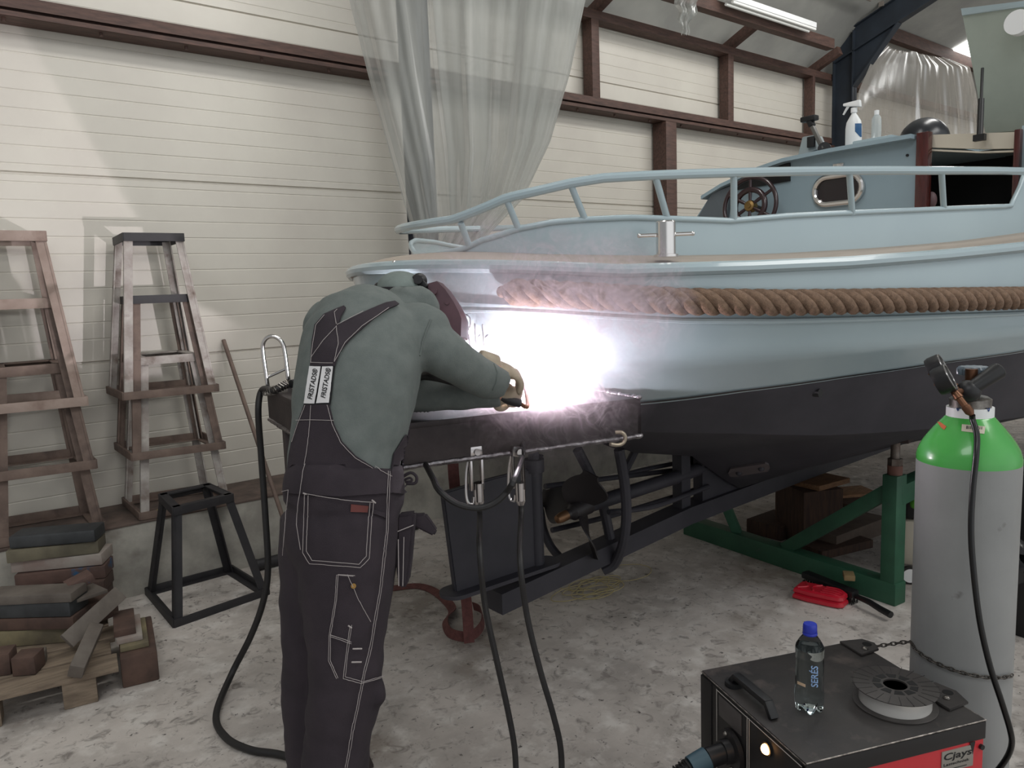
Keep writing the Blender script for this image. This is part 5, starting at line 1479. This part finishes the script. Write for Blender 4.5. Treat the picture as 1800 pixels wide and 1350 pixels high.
b = MB(); b.tube([mp(0,-.001,ZM-.001), mp(Lm,-.001,ZM-.001)], .0018, 6); b.tube([mp(-.0015,0,ZM-.003), mp(-.0015,Wm,ZM-.003)], .0012, 6); b.tube([mp(Lm,0,ZM-.001), mp(Lm,Wm*.3,ZM-.001)], .0014, 6); obj('worn_edge', b, m_edge, mach)
b = MB()
for y in (Wm-.075, Wm*.50, Wm*.50-.008): b.tube([mp(-.0025,y,.15), mp(-.0025,y,ZM-.012)], .0010, 5)
b.tube([mp(-.0025,Wm-.075,ZM-.014), mp(-.0025,.01,ZM-.014)], .0010, 5); obj('panel_lines', b, M('panel_line', (170,166,160), rough=.6), mach)
mbox('front_label', -.003, .0, Wm*.56, Wm-.085, ZM-.075, ZM-.022, M('label_dark', (70,66,66), rough=.5), bev=.0005)
# handle on the lid front
hy0, hy1 = Wm*.38, Wm*.80
b = MB(); b.bar(mp(.035,hy0+.02,ZM+.030), mp(.035,hy1-.02,ZM+.030), .022, .016, bev=.004); b.bar(mp(.035,hy0,ZM+.002), mp(.035,hy0+.025,ZM+.032), .022, .014, bev=.003); b.bar(mp(.035,hy1,ZM+.002), mp(.035,hy1-.025,ZM+.032), .022, .014, bev=.003)
b.cyl(mp(.035,hy1-.01,ZM), mp(.035,hy1-.01,ZM+.012), .022, seg=18)
obj('carry_handle', b, m_black, mach)
# glowing lamp, knobs, socket
lp = mp(-.006, Wm*.31, ZM-.045)
b = MB(); b.ell(lp, (.010,.012,.012)); obj('pilot_lamp', b, emit('lamp_amber', (1.0, .48, .16), 14), mach, label='glowing amber pilot lamp')
b = MB(); b.cyl(mp(0,Wm*.31,ZM-.045), mp(-.006,Wm*.31,ZM-.045), .016, seg=20); obj('lamp_bezel', b, m_black, mach)
for y, z, r in ((Wm*.20, ZM-.12, .022), (Wm*.33, ZM-.17, .018)):
    b = MB(); b.lathe([(r*1.3,0),(r*1.3,.003),(r,.004),(r*.9,.022),(0,.024)], mp(-.002,y,z), -ex, 28); k = obj('control_knob', b, m_mblk, mach)
    b = MB(); b.torus(mp(-.004,y,z), ex, r*1.35, .0012, 30, 6); obj('dial_ring', b, M('panel_line', (170,166,160)), k)
mbox('switch', -.014, .0, Wm*.06, Wm*.14, ZM-.10, ZM-.05, M('switch_grey', (84,80,78), rough=.5))
sk = mp(-.004, Wm*.64, ZM-.130)
b = MB(); b.cyl(sk, sk-ex*.012, .050, seg=36); soc = obj('torch_socket', b, m_mblk, mach)
for s in (-1, 1): b = MB(); b.ell(sk-ex*.012+V((0,0,.038*s))+ey*.012*s, (.006,.006,.006), seg=10); obj('bolt', b, m_steel, soc)
# lettering plate
b = MB()
px0, px1 = Lm-.122, Lm-.034
pl = mbox('name_plate', px0, px1, -.0022, .001, ZM-.102, ZM-.052, M('plate_silver', (150,146,138), rough=.45, metal=.3), bev=.0004, label='silver name plate with black lettering')
ink = M('ink_black', (16,16,18), rough=.6)
obj('lettering', text_on('Cjays', mp(px0+.005,-.0024,ZM-.078), ex, (0,0,1), .078, .021, .12, .0004), ink, pl)
obj('lettering', text_on('Lastechniek', mp(px0+.005,-.0024,ZM-.087), ex, (0,0,1), .072, .0065, 0, .0004), ink, pl)
b = MB(); b.hexa([mp(px0+.006,-.0026,ZM-.097), mp(px0+.070,-.0026,ZM-.097), mp(px0+.070,-.0020,ZM-.097), mp(px0+.006,-.0020,ZM-.097), mp(px0+.006,-.0026,ZM-.0955), mp(px0+.070,-.0026,ZM-.0955), mp(px0+.070,-.0020,ZM-.0955), mp(px0+.006,-.0020,ZM-.0955)]); obj('lettering', b, ink, pl)
b = MB(); q = mp(Lm-.012,-.002,ZM-.062); b.cyl(q+ey*.004, q-ey*.004, .006, seg=14); obj('screw', b, m_black, mach)
b = MB(); b.prism([mp(Lm-.045,-.0015,ZM-.045), mp(Lm-.03,-.0015,ZM-.045), mp(Lm-.036,-.0015,ZM-.075)], -ey*.001); obj('notch', b, m_mblk, mach)
# bracket plates with holes on the rear edge of the lid
for y0, y1 in ((Wm*.12, Wm*.40), (Wm*.80, Wm*1.0)):
    yc = (y0+y1)/2
    b = MB(); b.prism([mp(Lm-.05,y0,ZM+.001), mp(Lm+.015,y0+.01,ZM+.001), mp(Lm+.03,yc,ZM+.001), mp(Lm+.015,y1-.01,ZM+.001), mp(Lm-.05,y1,ZM+.001)], (0,0,.006), .001); br = obj('chain_bracket', b, m_mtop, mach)
    b = MB(); b.cyl(mp(Lm+.004,yc,ZM+.0065), mp(Lm+.004,yc,ZM+.0078), .012, seg=20); obj('hole', b, M('hole_black', (8,8,8), rough=.9), br)
    b = MB(); b.ell(mp(Lm-.02,yc-.02,ZM+.008), (.008,.008,.006), seg=12); obj('bolt_head', b, m_steel, br)
# base, wheels
mbox('base_tray', -.02, Lm+.32, .0, Wm, .105, .13, m_mblk)
for x, y in ((.05,.0), (.05,Wm), (Lm+.22,-.0), (Lm+.22,Wm)):
    b = MB(); s = -1 if y < .1 else 1; b.cyl(mp(x,y+s*.006,.06), mp(x,y+s*.036,.06), .06, seg=28); w_ = obj('wheel', b, m_rubber, mach)
    b = MB(); b.cyl(mp(x,y+s*.036,.06), mp(x,y+s*.040,.06), .03, seg=20); obj('wheel_hub', b, m_steel, w_)
# torch connector: black nut, blue sleeve, spring; part of the torch
cq = [sk-ex*.012, sk-ex*.07+V((0,0,-.006)), sk-ex*.115+V((0,0,-.018)), sk-ex*.18+V((0,0,-.05)), sk-ex*.24+V((0,0,-.10))]
b = MB(); b.tube(cq[:2], [.024,.024], 18); b.tube([sk-ex*.012, sk-ex*.03], [.03,.028], 18); obj('connector_nut', b, m_black, torch)
b = MB(); b.tube([cq[1], cq[2]], [.027,.024], 18); obj('connector_sleeve', b, M('blue_sleeve', (58,84,96), rough=.5), torch, label='dusty blue connector sleeve')
b = MB(); b.tube(smooth([cq[2], cq[3], cq[4]], 6), [.022]+[.018]*11+[.016], 14); obj('kink_sleeve', b, m_black, torch)
hx = smooth([cq[2], cq[3], cq[4]], 60); co = []
for i, p in enumerate(hx):
    t_ = (hx[min(i+1,len(hx)-1)]-hx[max(i-1,0)]).normalized(); s_ = t_.cross(V((0,0,1))).normalized(); u_ = t_.cross(s_); a = i*.95
    co.append(p+(s_*math.cos(a)+u_*math.sin(a))*.022)
b = MB(); b.tube(co, .0022, 5); obj('kink_spring', b, m_black, torch)
b = MB(); b.tube(smooth([torch_pts[-1], V((torch_pts[-1].x+.06, torch_pts[-1].y-.16, .02)), V((cq[4].x-.16, cq[4].y+.02, .05)), cq[4]+V((-.05,.0,-.09)), cq[4]], 8), .013, 12); obj('torch_cable', b, m_rubber, torch)

# ------------------------------------------------------------------ gas cylinder
DC = 1.93
gc = atD(1702,800,DC); gx, gy = gc.x, gc.y
def gz(v): return atD(1702, v, DC).z
m_gg = M('cylinder_grey', (150,151,150), (140,141,140), scale=4, rough=.5, bump=.03, c3=(104,102,100), s3=11, m3=(.66,.76))
m_gr = M('cylinder_green', (84,180,84), (76,168,78), scale=5, rough=.25, coat=.3)
Rg = .1165
zt_, zsh, zband = gz(727), gz(801), gz(806)
cyl_ = thing('gas_cylinder', 'grey gas cylinder with a bright green shoulder chained behind the machine', 'gas cylinder', (gx,gy,.13))
sh_prof = []
for k in range(17):
    f = k/16; sh_prof.append((float(np.interp(f, [0,.1,.25,.45,.65,.82,1], [.050,.059,.0725,.0885,.1025,.1115,Rg])), zt_-(zt_-zsh)*f))
b = MB(); b.lathe([(Rg-.01,.131),(Rg,.14),(Rg,zsh-.012)], (gx,gy,0), seg=56); obj('body', b, m_gg, cyl_)
b = MB(); b.lathe([(Rg,zsh-.012)]+sh_prof[::-1], (gx,gy,0), seg=56); shl = obj('shoulder', b, m_gr, cyl_, sharp=60, label='bright green shoulder')
b = MB(); b.lathe([(.0525,zt_-.004),(.0525,zt_+.020),(.049,zt_+.020)], (gx,gy,0), seg=40); bnd = obj('neck_band', b, m_white, cyl_, label='white neck band with blue marks')
b = MB(); b.lathe([(.046,zt_+.018),(.047,zt_+.040),(.038,zt_+.046),(.02,zt_+.048)], (gx,gy,0), seg=36); obj('neck_ring', b, m_steel, cyl_)
CT = bvh_world(shl); BT_ = bvh_world(bnd); GT = bvh_world([o for o in cyl_.children if o.name.startswith('body')][0])
bl = M('blue_ink', (40,70,130), rough=.6)
b = MB(); drape_line(b, BT_, [(1682,717),(1684,722),(1687,717)], .0012, .0012, 1.5); drape_line(b, BT_, [(1735,718),(1737,723),(1740,718)], .0012, .0012, 1.5); obj('ink_marks', b, bl, bnd)
b = MB(); drape_patch(b, CT, [(1691,746),(1732,750),(1730,763),(1690,758)], .0012, .0006, 4); st_ = obj('sticker', b, M('sticker_cream', (206,196,178), rough=.6), cyl_, label='small cream barcode sticker')
b = MB()
for k in range(9):
    u = 1700+k*3.2; drape_line(b, CT, [(u,749.5+.1*k),(u-.3,754.5+.1*k)], .0006+.0006*(k % 3 == 0), .0020, 2, 4)
obj('barcode', b, ink, st_)
b = MB(); drape_patch(b, CT, [(1648,742),(1653,742),(1664,750),(1660,756),(1655,752)], .0012, .0006, 3); obj('sticker', b, M('sticker_orange', (196,100,60), rough=.6), cyl_, label='torn orange sticker')
# valve, handwheel, regulator
m_br_ = M('regulator_brass', (120,84,62), (96,68,54), scale=20, rough=.4, metal=.8)
b = MB(); b.cyl((gx,gy,zt_+.04), (gx,gy,zt_+.115), .014, seg=20); b.cyl((gx,gy,zt_+.06), (gx,gy,zt_+.085), .02, seg=6); val = obj('valve', b, m_br_, cyl_)
hw = atD(1711,651,DC); b = MB(); rr = []
for z, ro in ((-.012,.028),(-.010,.034),(.004,.035),(.010,.030),(.011,.012)):
    rr.append([V((hw.x+(ro+.0022*(1 if (k//2) % 2 else -1))*math.cos(2*PI*k/48), hw.y+(ro+.0022*(1 if (k//2) % 2 else -1))*math.sin(2*PI*k/48), hw.z+z)) for k in range(48)])
b.loft(rr); b.cyl((hw.x,hw.y,hw.z-.03), (hw.x,hw.y,hw.z), .008); obj('hand_wheel', b, M('wheel_bluegrey', (96,108,118), rough=.3), val)
reg = thing('gas_regulator', 'black twin gauge regulator screwed to the green cylinder valve', 'regulator', atD(1702,688,DC-.03))
bc = atD(1702,688,DC-.05)
b = MB(); b.ell(bc, (.028,.028,.028)); b.cyl(bc, V((gx,gy,bc.z+.003)), .012); obj('body', b, m_black, reg)
ka, kb_ = atD(1706,684,DC-.06), atD(1757,650,DC-.05)
b = MB(); b.tube([ka, ka.lerp(kb_,.1), ka.lerp(kb_,.95), kb_], [.014,.017,.021,.018], 20); obj('adjust_knob', b, m_black, reg)
for u, v, dd in ((1655,646,.02), (1666,665,-.035)):
    gcn = atD(u, v, DC-.03+dd); gn = (RT*.72+UP*.42-FWD*.55).normalized()
    b = MB(); b.lathe([(.012,-.03),(.032,-.028),(.035,-.02),(.035,.004),(.031,.006)], gcn, gn, 36); gq = obj('gauge', b, m_black, reg)
    b = MB(); b.lathe([(.031,.0035),(.0,.0036)], gcn, gn, 36); obj('dial', b, M('dial_white', (206,190,186), rough=.3), gq)
    b = MB(); s_ = gn.orthogonal().normalized(); b.bar(gcn+gn*.0046, gcn+gn*.0046+s_*.022, .0016, .0008); obj('needle', b, ink, gq)
    b = MB(); b.torus(gcn+gn*.006, gn, .0325, .0022, 36, 8); obj('bezel', b, M('bezel_grey', (150,148,146), rough=.25, metal=.8), gq)
    b = MB(); b.cyl(gcn-gn*.03, bc, .006, seg=10); obj('stem', b, m_br_, gq)
oa, ob = atD(1677,688,DC-.07), atD(1709,730,DC-.10)
b = MB(); b.tube([oa, oa.lerp(ob,.28), oa.lerp(ob,.3), oa.lerp(ob,.62), oa.lerp(ob,.64), oa.lerp(ob,.86), ob], [.008,.011,.008,.008,.0105,.0105,.005], 14); b.cyl(oa, bc, .008, seg=12); obj('outlet', b, m_br_, reg)
hp = [ob, ob+V((.004,0,-.012))]+[atD(u, v, d) for u, v, d in ((1717,765,1.815),(1716,800,1.80),(1710,860,1.795),(1707,930,1.79),(1711,1000,1.79),(1722,1090,1.79),(1740,1170,1.79),(1762,1238,1.79),(1776,1285,1.80),(1778,1310,1.82),(1768,1335,1.85),(1745,1365,1.88))]
b = MB(); b.tube(smooth(hp, 8), .0068, 12); o = obj('gas_hose', b, M('hose_black', (18,18,19), rough=.3)); tag(o, 'glossy black gas hose hanging down in front of the gas cylinder', 'hose')
# safety chain round the cylinder
zc_ = atD(1702,1226,DC-Rg).z+.02
b = MB(); ang0 = math.atan2(mid.y-gy, mid.x-gx)
base_dir = math.atan2(-gy, -gx)
pts = [mp(Lm+.018, Wm*.9, ZM-.004)]
for k in range(19):
    a = base_dir-1.25+2.5*k/18
    pts.append(V((gx+(Rg+.006)*math.cos(a), gy+(Rg+.006)*math.sin(a), zc_+.035*((k/18)-.5)*-1)))
pts2 = smooth(pts if (pts[0]-pts[1]).length < (pts[0]-pts[-1]).length else [pts[0]]+pts[:0:-1], 3)
acc = [0.0]
for p, q in zip(pts2[:-1], pts2[1:]): acc.append(acc[-1]+(q-p).length)
nl = int(acc[-1]/.013)
for k in range(nl):
    s0 = k*.013
    p = V(tuple(float(np.interp(s0, acc, [q[c] for q in pts2])) for c in range(3))); q_ = V(tuple(float(np.interp(s0+.016, acc, [q[c] for q in pts2])) for c in range(3)))
    t_ = (q_-p).normalized(); sd = t_.cross(V((0,0,1))).normalized(); u2 = sd.cross(t_); wv = sd if k % 2 else u2
    m_ = (p+q_)/2; ring = [m_+t_*(.0095*math.cos(a))+wv*(.0045*math.sin(a)) for a in [2*PI*i/12 for i in range(12)]]
    b.tube(ring, .0016, 5, closed=True)
o = obj('safety_chain', b, M('chain_steel', (84,80,76), rough=.45, metal=.7)); tag(o, 'thin dark steel chain slung round the gas cylinder', 'chain')

# ------------------------------------------------------------------ on the machine lid
bp = atZ(1422,1247,ZM)
t = thing('water_bottle', 'clear water bottle with a blue cap standing on the machine lid', 'bottle', (bp.x,bp.y,ZM))
rb = .0325; HB = .212
def bottle_rings(dr, z0, z1):
    prof = [(.000,.80),(.004,.92),(.02,1.0),(.045,1.02),(.062,.94),(.075,.96),(.125,.95),(.130,.93),(.135,.97),(.150,.98),(.158,.92),(.170,.72),(.182,.46),(.188,.40),(.194,.40)]
    R = []
    for h, f in prof:
        if h < z0 or h > z1: continue
        r = rb*f-dr; ring = []
        lobe = max(0, 1-h/.05)
        for k in range(60):
            th = 2*PI*k/60; c5 = abs(math.cos(2.5*th))
            rr = r*(1-.16*lobe*(1-c5)**1.5*1.4); zz = h+(.012*lobe**2*(1-c5)**1.2 if h < .03 else 0)
            ring.append(V((bp.x+rr*math.cos(th), bp.y+rr*math.sin(th), ZM+.001+zz)))
        R.append(ring)
    return R
b = MB(); b.loft(bottle_rings(0, 0, 1)); obj('bottle', b, glassy('clear_pet', (236,242,242), .02, 1.12, 1.0), t, sharp=60)
b = MB(); b.loft(bottle_rings(.0016, .0, .152)); bmesh.ops.translate(b.bm, verts=b.bm.verts[:], vec=(0,0,.0016)); obj('water', b, glassy('water', (244,250,250), .0, 1.28, 1.0), t, sharp=60)
b = MB(); rr = []
for h, r in ((.190,.0150),(.191,.0155),(.207,.0150),(.210,.0135),(.2105,.0)): rr.append([V((bp.x+(r+.0004*(k % 2))*math.cos(2*PI*k/48), bp.y+(r+.0004*(k % 2))*math.sin(2*PI*k/48), ZM+h)) for k in range(48)] if r else [V((bp.x+.0003*math.cos(2*PI*k/48), bp.y+.0003*math.sin(2*PI*k/48), ZM+h)) for k in range(48)])
b.loft(rr); b.lathe([(.0158,.184),(.0162,.185),(.0162,.189),(.0155,.190)], (bp.x,bp.y,ZM), seg=40); obj('cap', b, M('cap_blue', (36,52,168), rough=.3), t, label='bright blue cap')
bt = bvh_world([o for o in t.children if o.name.startswith('bottle')][0])
me = drape_text(bt, 'SER\u00c9S', (1437.5,1208), (.0,-1.0), (-1.0,.0), 38, 15, .0012)
obj('print', me, M('print_blue', (140,170,210), rough=.5), t, label='pale blue upright lettering')
b = MB(); drape_patch(b, bt, [(1402,1197),(1416,1203),(1416,1208),(1402,1202)], .0008, .0003, 2.5); obj('best_before_print', b, M('print_orange', (208,180,150), rough=.5), t)
# wire spool
sc_ = atZ(1573,1222,ZM+.02)
t = thing('wire_spool', 'flat spool of bright welding wire lying on the machine lid', 'wire spool', (sc_.x,sc_.y,ZM))
m_sp = M('spool_grey', (66,62,60), (56,53,51), scale=15, rough=.5)
RS_ = .091
for z, nm in ((.001, 'lower_flange'), (.043, 'upper_flange')):
    b = MB(); b.lathe([(.026,0),(.026,.004),(.05,.004),(.052,.003),(RS_-.002,.003),(RS_,.002),(RS_,0)], (sc_.x,sc_.y,ZM+z), seg=64); fl = obj(nm, b, m_sp, t)
    if z > .01:
        b = MB()
        for k in range(22): a = 2*PI*k/22; b.bar((sc_.x+.056*math.cos(a), sc_.y+.056*math.sin(a), ZM+z+.0031), (sc_.x+.095*math.cos(a), sc_.y+.095*math.sin(a), ZM+z+.0031), .0012, .001)
        obj('ribs', b, M('spool_dark', (40,38,38), rough=.6), fl)
b = MB(); b.lathe([(.0265,.0),(.0265,.044),(.030,.045),(.030,.0)], (sc_.x,sc_.y,ZM+.002), seg=40); hb = obj('hub', b, M('spool_dark', (40,38,38), rough=.6), t)
b = MB()
for k in range(10): 
    a = 2*PI*k/10; b.prism([V((sc_.x+r*math.cos(a+d), sc_.y+r*math.sin(a+d), ZM+.0465)) for r, d in ((.032,-.22),(.049,-.24),(.049,.24),(.032,.22))], (0,0,.0012))
obj('hub_slots', b, M('slot_black', (18,18,18), rough=.7), hb)
b = MB(); pr = [(.03,.006)]+[(RS_-.014+.0006*(k % 2), .004+.038*k/24) for k in range(25)]+[(.03,.042)]
b.lathe(pr, (sc_.x,sc_.y,ZM), seg=64); obj('wire', b, M('wire_steel', (228,225,220), rough=.25, metal=.35), t, sharp=80, label='bright silver wire winding')
# ------------------------------------------------------------------ light
w = bpy.data.worlds.new('world'); SC.world = w; w.use_nodes = True
nt = w.node_tree; bg = nt.nodes['Background']; bg.inputs[0].default_value = (.95, .98, 1.0, 1)
# dim world with an added bright patch behind the eye for fill and reflections
tcw = nt.nodes.new('ShaderNodeTexCoord'); dt = nt.nodes.new('ShaderNodeVectorMath'); dt.operation = 'DOT_PRODUCT'
dt.inputs[1].default_value = V((.05, -1.0, .0)).normalized()
mr = nt.nodes.new('ShaderNodeMapRange'); mr.inputs['From Min'].default_value = .55; mr.inputs['From Max'].default_value = .85; mr.inputs['To Min'].default_value = .30; mr.inputs['To Max'].default_value = .92
nt.links.new(tcw.outputs['Generated'], dt.inputs[0]); nt.links.new(dt.outputs['Value'], mr.inputs['Value']); nt.links.new(mr.outputs['Result'], bg.inputs[1])
def area(name, loc, tgt, sx, sy, power, col=(1,1,1)):
    l = bpy.data.lights.new(name, 'AREA'); l.shape = 'RECTANGLE'; l.size = sx; l.size_y = sy; l.energy = power; l.color = col
    o = bpy.data.objects.new(name, l); COL.objects.link(o); o.location = loc
    d = V(tgt)-V(loc); o.rotation_euler = d.to_track_quat('-Z', 'Y').to_euler(); return o
# overhead area lights out of view, the last added to brighten the right side
area('overhead_light', (2.2, 2.3, 4.75), (2.2, 4.6, 1.0), 2.6, .35, 42, (1.0,.985,.95))
area('overhead_light', (6.6, 2.2, 4.75), (6.4, 4.4, .8), 2.6, .35, 52, (1.0,.985,.95))
area('overhead_light', (-1.5, -.5, 5.2), (1.5, 2.6, 0), 3.0, 1.2, 60, (.97,.99,1.0))
area('overhead_light', (4.6, -1.6, 5.4), (3.6, 1.6, .4), 3.4, 1.2, 90, (1.0,.985,.95))
# arc
l = bpy.data.lights.new('arc_light', 'POINT'); l.energy = 46; l.color = (1.0, .90, .98); l.shadow_soft_size = .012
o = bpy.data.objects.new('arc_light', l); COL.objects.link(o); o.location = ARC+V((0,0,.016))-V((e2.x,e2.y,0))*.012

# extra spot added at the arc to strengthen its light on the wall
l = bpy.data.lights.new('arc_wall_spot', 'SPOT'); l.energy = 250; l.color = (1.0, .93, .97); l.shadow_soft_size = .010; l.spot_size = math.radians(62); l.spot_blend = .35
o = bpy.data.objects.new('arc_wall_spot', l); COL.objects.link(o); o.location = ARC+V((0,0,.016))-V((e2.x,e2.y,0))*.012
o.rotation_euler = (V((.2,4.95,2.2))-o.location).to_track_quat('-Z','Y').to_euler()

# ------------------------------------------------------------------ smoke
def smoke():
    b = MB()
    def px(u, v, d, r): b.ell(atD(u, v, d), r, Matrix.Rotation(-YAW, 3, 'Z'), 20)
    px(930, 640, 2.25, (.56,.42,.50)); px(1090, 550, 2.2, (.30,.2,.26)); px(820, 480, 2.35, (.24,.22,.26)); px(930, 690, 2.28, (.16,.12,.12)); px(930, 640, 2.25, (.2,.12,.12)); px(1000, 620, 2.22, (.2,.10,.14)); px(880, 560, 2.22, (.16,.10,.16)); px(1100, 560, 2.18, (.18,.08,.10))
    px(980, 520, 2.2, (.26,.09,.12)); px(800, 470, 2.4, (.10,.12,.14)); px(850, 500, 2.3, (.16,.10,.10)); px(760, 410, 2.6, (.10,.14,.18)); px(830, 715, 2.25, (.18,.10,.07)); px(770, 715, 2.2, (.10,.08,.09)); px(930, 450, 2.3, (.16,.08,.10))
    me = fuse(b, .03, 3)
    m = bpy.data.materials.new('smoke_volume'); m.use_nodes = True
    nt = m.node_tree; N = nt.nodes; L = nt.links; N.clear()
    out = N.new('ShaderNodeOutputMaterial'); vs = N.new('ShaderNodeVolumePrincipled')
    vs.inputs['Color'].default_value = (.98, .84, .91, 1); vs.inputs['Anisotropy'].default_value = .15
    tc = N.new('ShaderNodeTexCoord')
    n1 = N.new('ShaderNodeTexNoise'); n1.inputs['Scale'].default_value = 10; n1.inputs['Detail'].default_value = 4; n1.inputs['Roughness'].default_value = .55; n1.inputs['Distortion'].default_value = 1.6
    L.new(tc.outputs['Object'], n1.inputs['Vector'])
    # thin curling sheets: ridged noise
    s1 = N.new('ShaderNodeMath'); s1.operation = 'SUBTRACT'; s1.inputs[1].default_value = .5; L.new(n1.outputs['Fac'], s1.inputs[0])
    a1 = N.new('ShaderNodeMath'); a1.operation = 'ABSOLUTE'; L.new(s1.outputs[0], a1.inputs[0])
    r1 = N.new('ShaderNodeMapRange'); r1.inputs['From Min'].default_value = .042; r1.inputs['From Max'].default_value = 0; L.new(a1.outputs[0], r1.inputs['Value'])
    n2 = N.new('ShaderNodeTexNoise'); n2.inputs['Scale'].default_value = 3.2; n2.inputs['Detail'].default_value = 2; L.new(tc.outputs['Object'], n2.inputs['Vector'])
    r2 = N.new('ShaderNodeMapRange'); r2.inputs['From Min'].default_value = .40; r2.inputs['From Max'].default_value = .68; L.new(n2.outputs['Fac'], r2.inputs['Value'])
    mu = N.new('ShaderNodeMath'); mu.operation = 'MULTIPLY'; L.new(r1.outputs['Result'], mu.inputs[0]); L.new(r2.outputs['Result'], mu.inputs[1])
    # falls off with distance from the arc
    ds = N.new('ShaderNodeVectorMath'); ds.operation = 'DISTANCE'; L.new(N.new('ShaderNodeNewGeometry').outputs['Position'], ds.inputs[0]); ds.inputs[1].default_value = ARC+V((.06,.06,.16))
    r3 = N.new('ShaderNodeMapRange'); r3.inputs['From Min'].default_value = .46; r3.inputs['From Max'].default_value = .12; r3.inputs['To Min'].default_value = .0; L.new(ds.outputs['Value'], r3.inputs['Value'])
    d5 = N.new('ShaderNodeVectorMath'); d5.operation = 'DISTANCE'; L.new(N.new('ShaderNodeNewGeometry').outputs['Position'], d5.inputs[0]); d5.inputs[1].default_value = atD(1080,548,2.2)
    r5 = N.new('ShaderNodeMapRange'); r5.inputs['From Min'].default_value = .25; r5.inputs['From Max'].default_value = .06; r5.inputs['To Max'].default_value = 1.3; L.new(d5.outputs['Value'], r5.inputs['Value'])
    d6 = N.new('ShaderNodeVectorMath'); d6.operation = 'DISTANCE'; L.new(N.new('ShaderNodeNewGeometry').outputs['Position'], d6.inputs[0]); d6.inputs[1].default_value = atD(830,500,2.32)
    r6 = N.new('ShaderNodeMapRange'); r6.inputs['From Min'].default_value = .24; r6.inputs['From Max'].default_value = .05; r6.inputs['To Max'].default_value = 1.0; L.new(d6.outputs['Value'], r6.inputs['Value'])
    mxa = N.new('ShaderNodeMath'); mxa.operation = 'MAXIMUM'; L.new(r5.outputs['Result'], mxa.inputs[0]); L.new(r6.outputs['Result'], mxa.inputs[1])
    mxb = N.new('ShaderNodeMath'); mxb.operation = 'MAXIMUM'; L.new(mxa.outputs[0], mxb.inputs[0]); L.new(r3.outputs['Result'], mxb.inputs[1])
    de = N.new('ShaderNodeMath'); de.operation = 'MULTIPLY_ADD'; de.inputs[1].default_value = 26.0; de.inputs[2].default_value = .8; L.new(mu.outputs[0], de.inputs[0])  # constant term adds a thin haze in place of lens flare
    d2 = N.new('ShaderNodeMath'); d2.operation = 'MULTIPLY'; L.new(de.outputs[0], d2.inputs[0]); L.new(mxb.outputs[0], d2.inputs[1])
    # denser smoke round the arc, added to stand in for lens bloom
    dc = N.new('ShaderNodeVectorMath'); dc.operation = 'DISTANCE'; L.new(N.new('ShaderNodeNewGeometry').outputs['Position'], dc.inputs[0]); dc.inputs[1].default_value = ARC+V((-.02,-.04,.03))
    r4 = N.new('ShaderNodeMapRange'); r4.inputs['From Min'].default_value = .26; r4.inputs['From Max'].default_value = .0; r4.inputs['To Max'].default_value = 1.0; L.new(dc.outputs['Value'], r4.inputs['Value'])
    pw = N.new('ShaderNodeMath'); pw.operation = 'POWER'; pw.inputs[1].default_value = 2.0; L.new(r4.outputs['Result'], pw.inputs[0])
    ma = N.new('ShaderNodeMath'); ma.operation = 'MULTIPLY_ADD'; ma.inputs[1].default_value = 5.0; L.new(pw.outputs[0], ma.inputs[0]); L.new(d2.outputs[0], ma.inputs[2])
    d2 = ma
    L.new(d2.outputs[0], vs.inputs['Density']); L.new(vs.outputs[0], out.inputs['Volume'])
    o = obj('welding_smoke', me, m, sharp=180); tag(o, 'pinkish white welding smoke curling up from the arc past the rope', 'smoke', kind='stuff')
smoke()
try:
    SC.cycles.volume_step_rate = 1.0; SC.cycles.volume_max_steps = 96; SC.cycles.volume_bounces = 0
    SC.cycles.use_denoising = True
    SC.cycles.max_bounces = 8; SC.cycles.diffuse_bounces = 3; SC.cycles.glossy_bounces = 3; SC.cycles.transmission_bounces = 8; SC.cycles.transparent_max_bounces = 12
    SC.cycles.sample_clamp_indirect = 6
except Exception as e: print(e)
vs_ = SC.view_settings
vs_.view_transform = 'Standard'; vs_.look = 'None'; vs_.gamma = 1.0; vs_.use_curve_mapping = False; vs_.exposure = 0.0
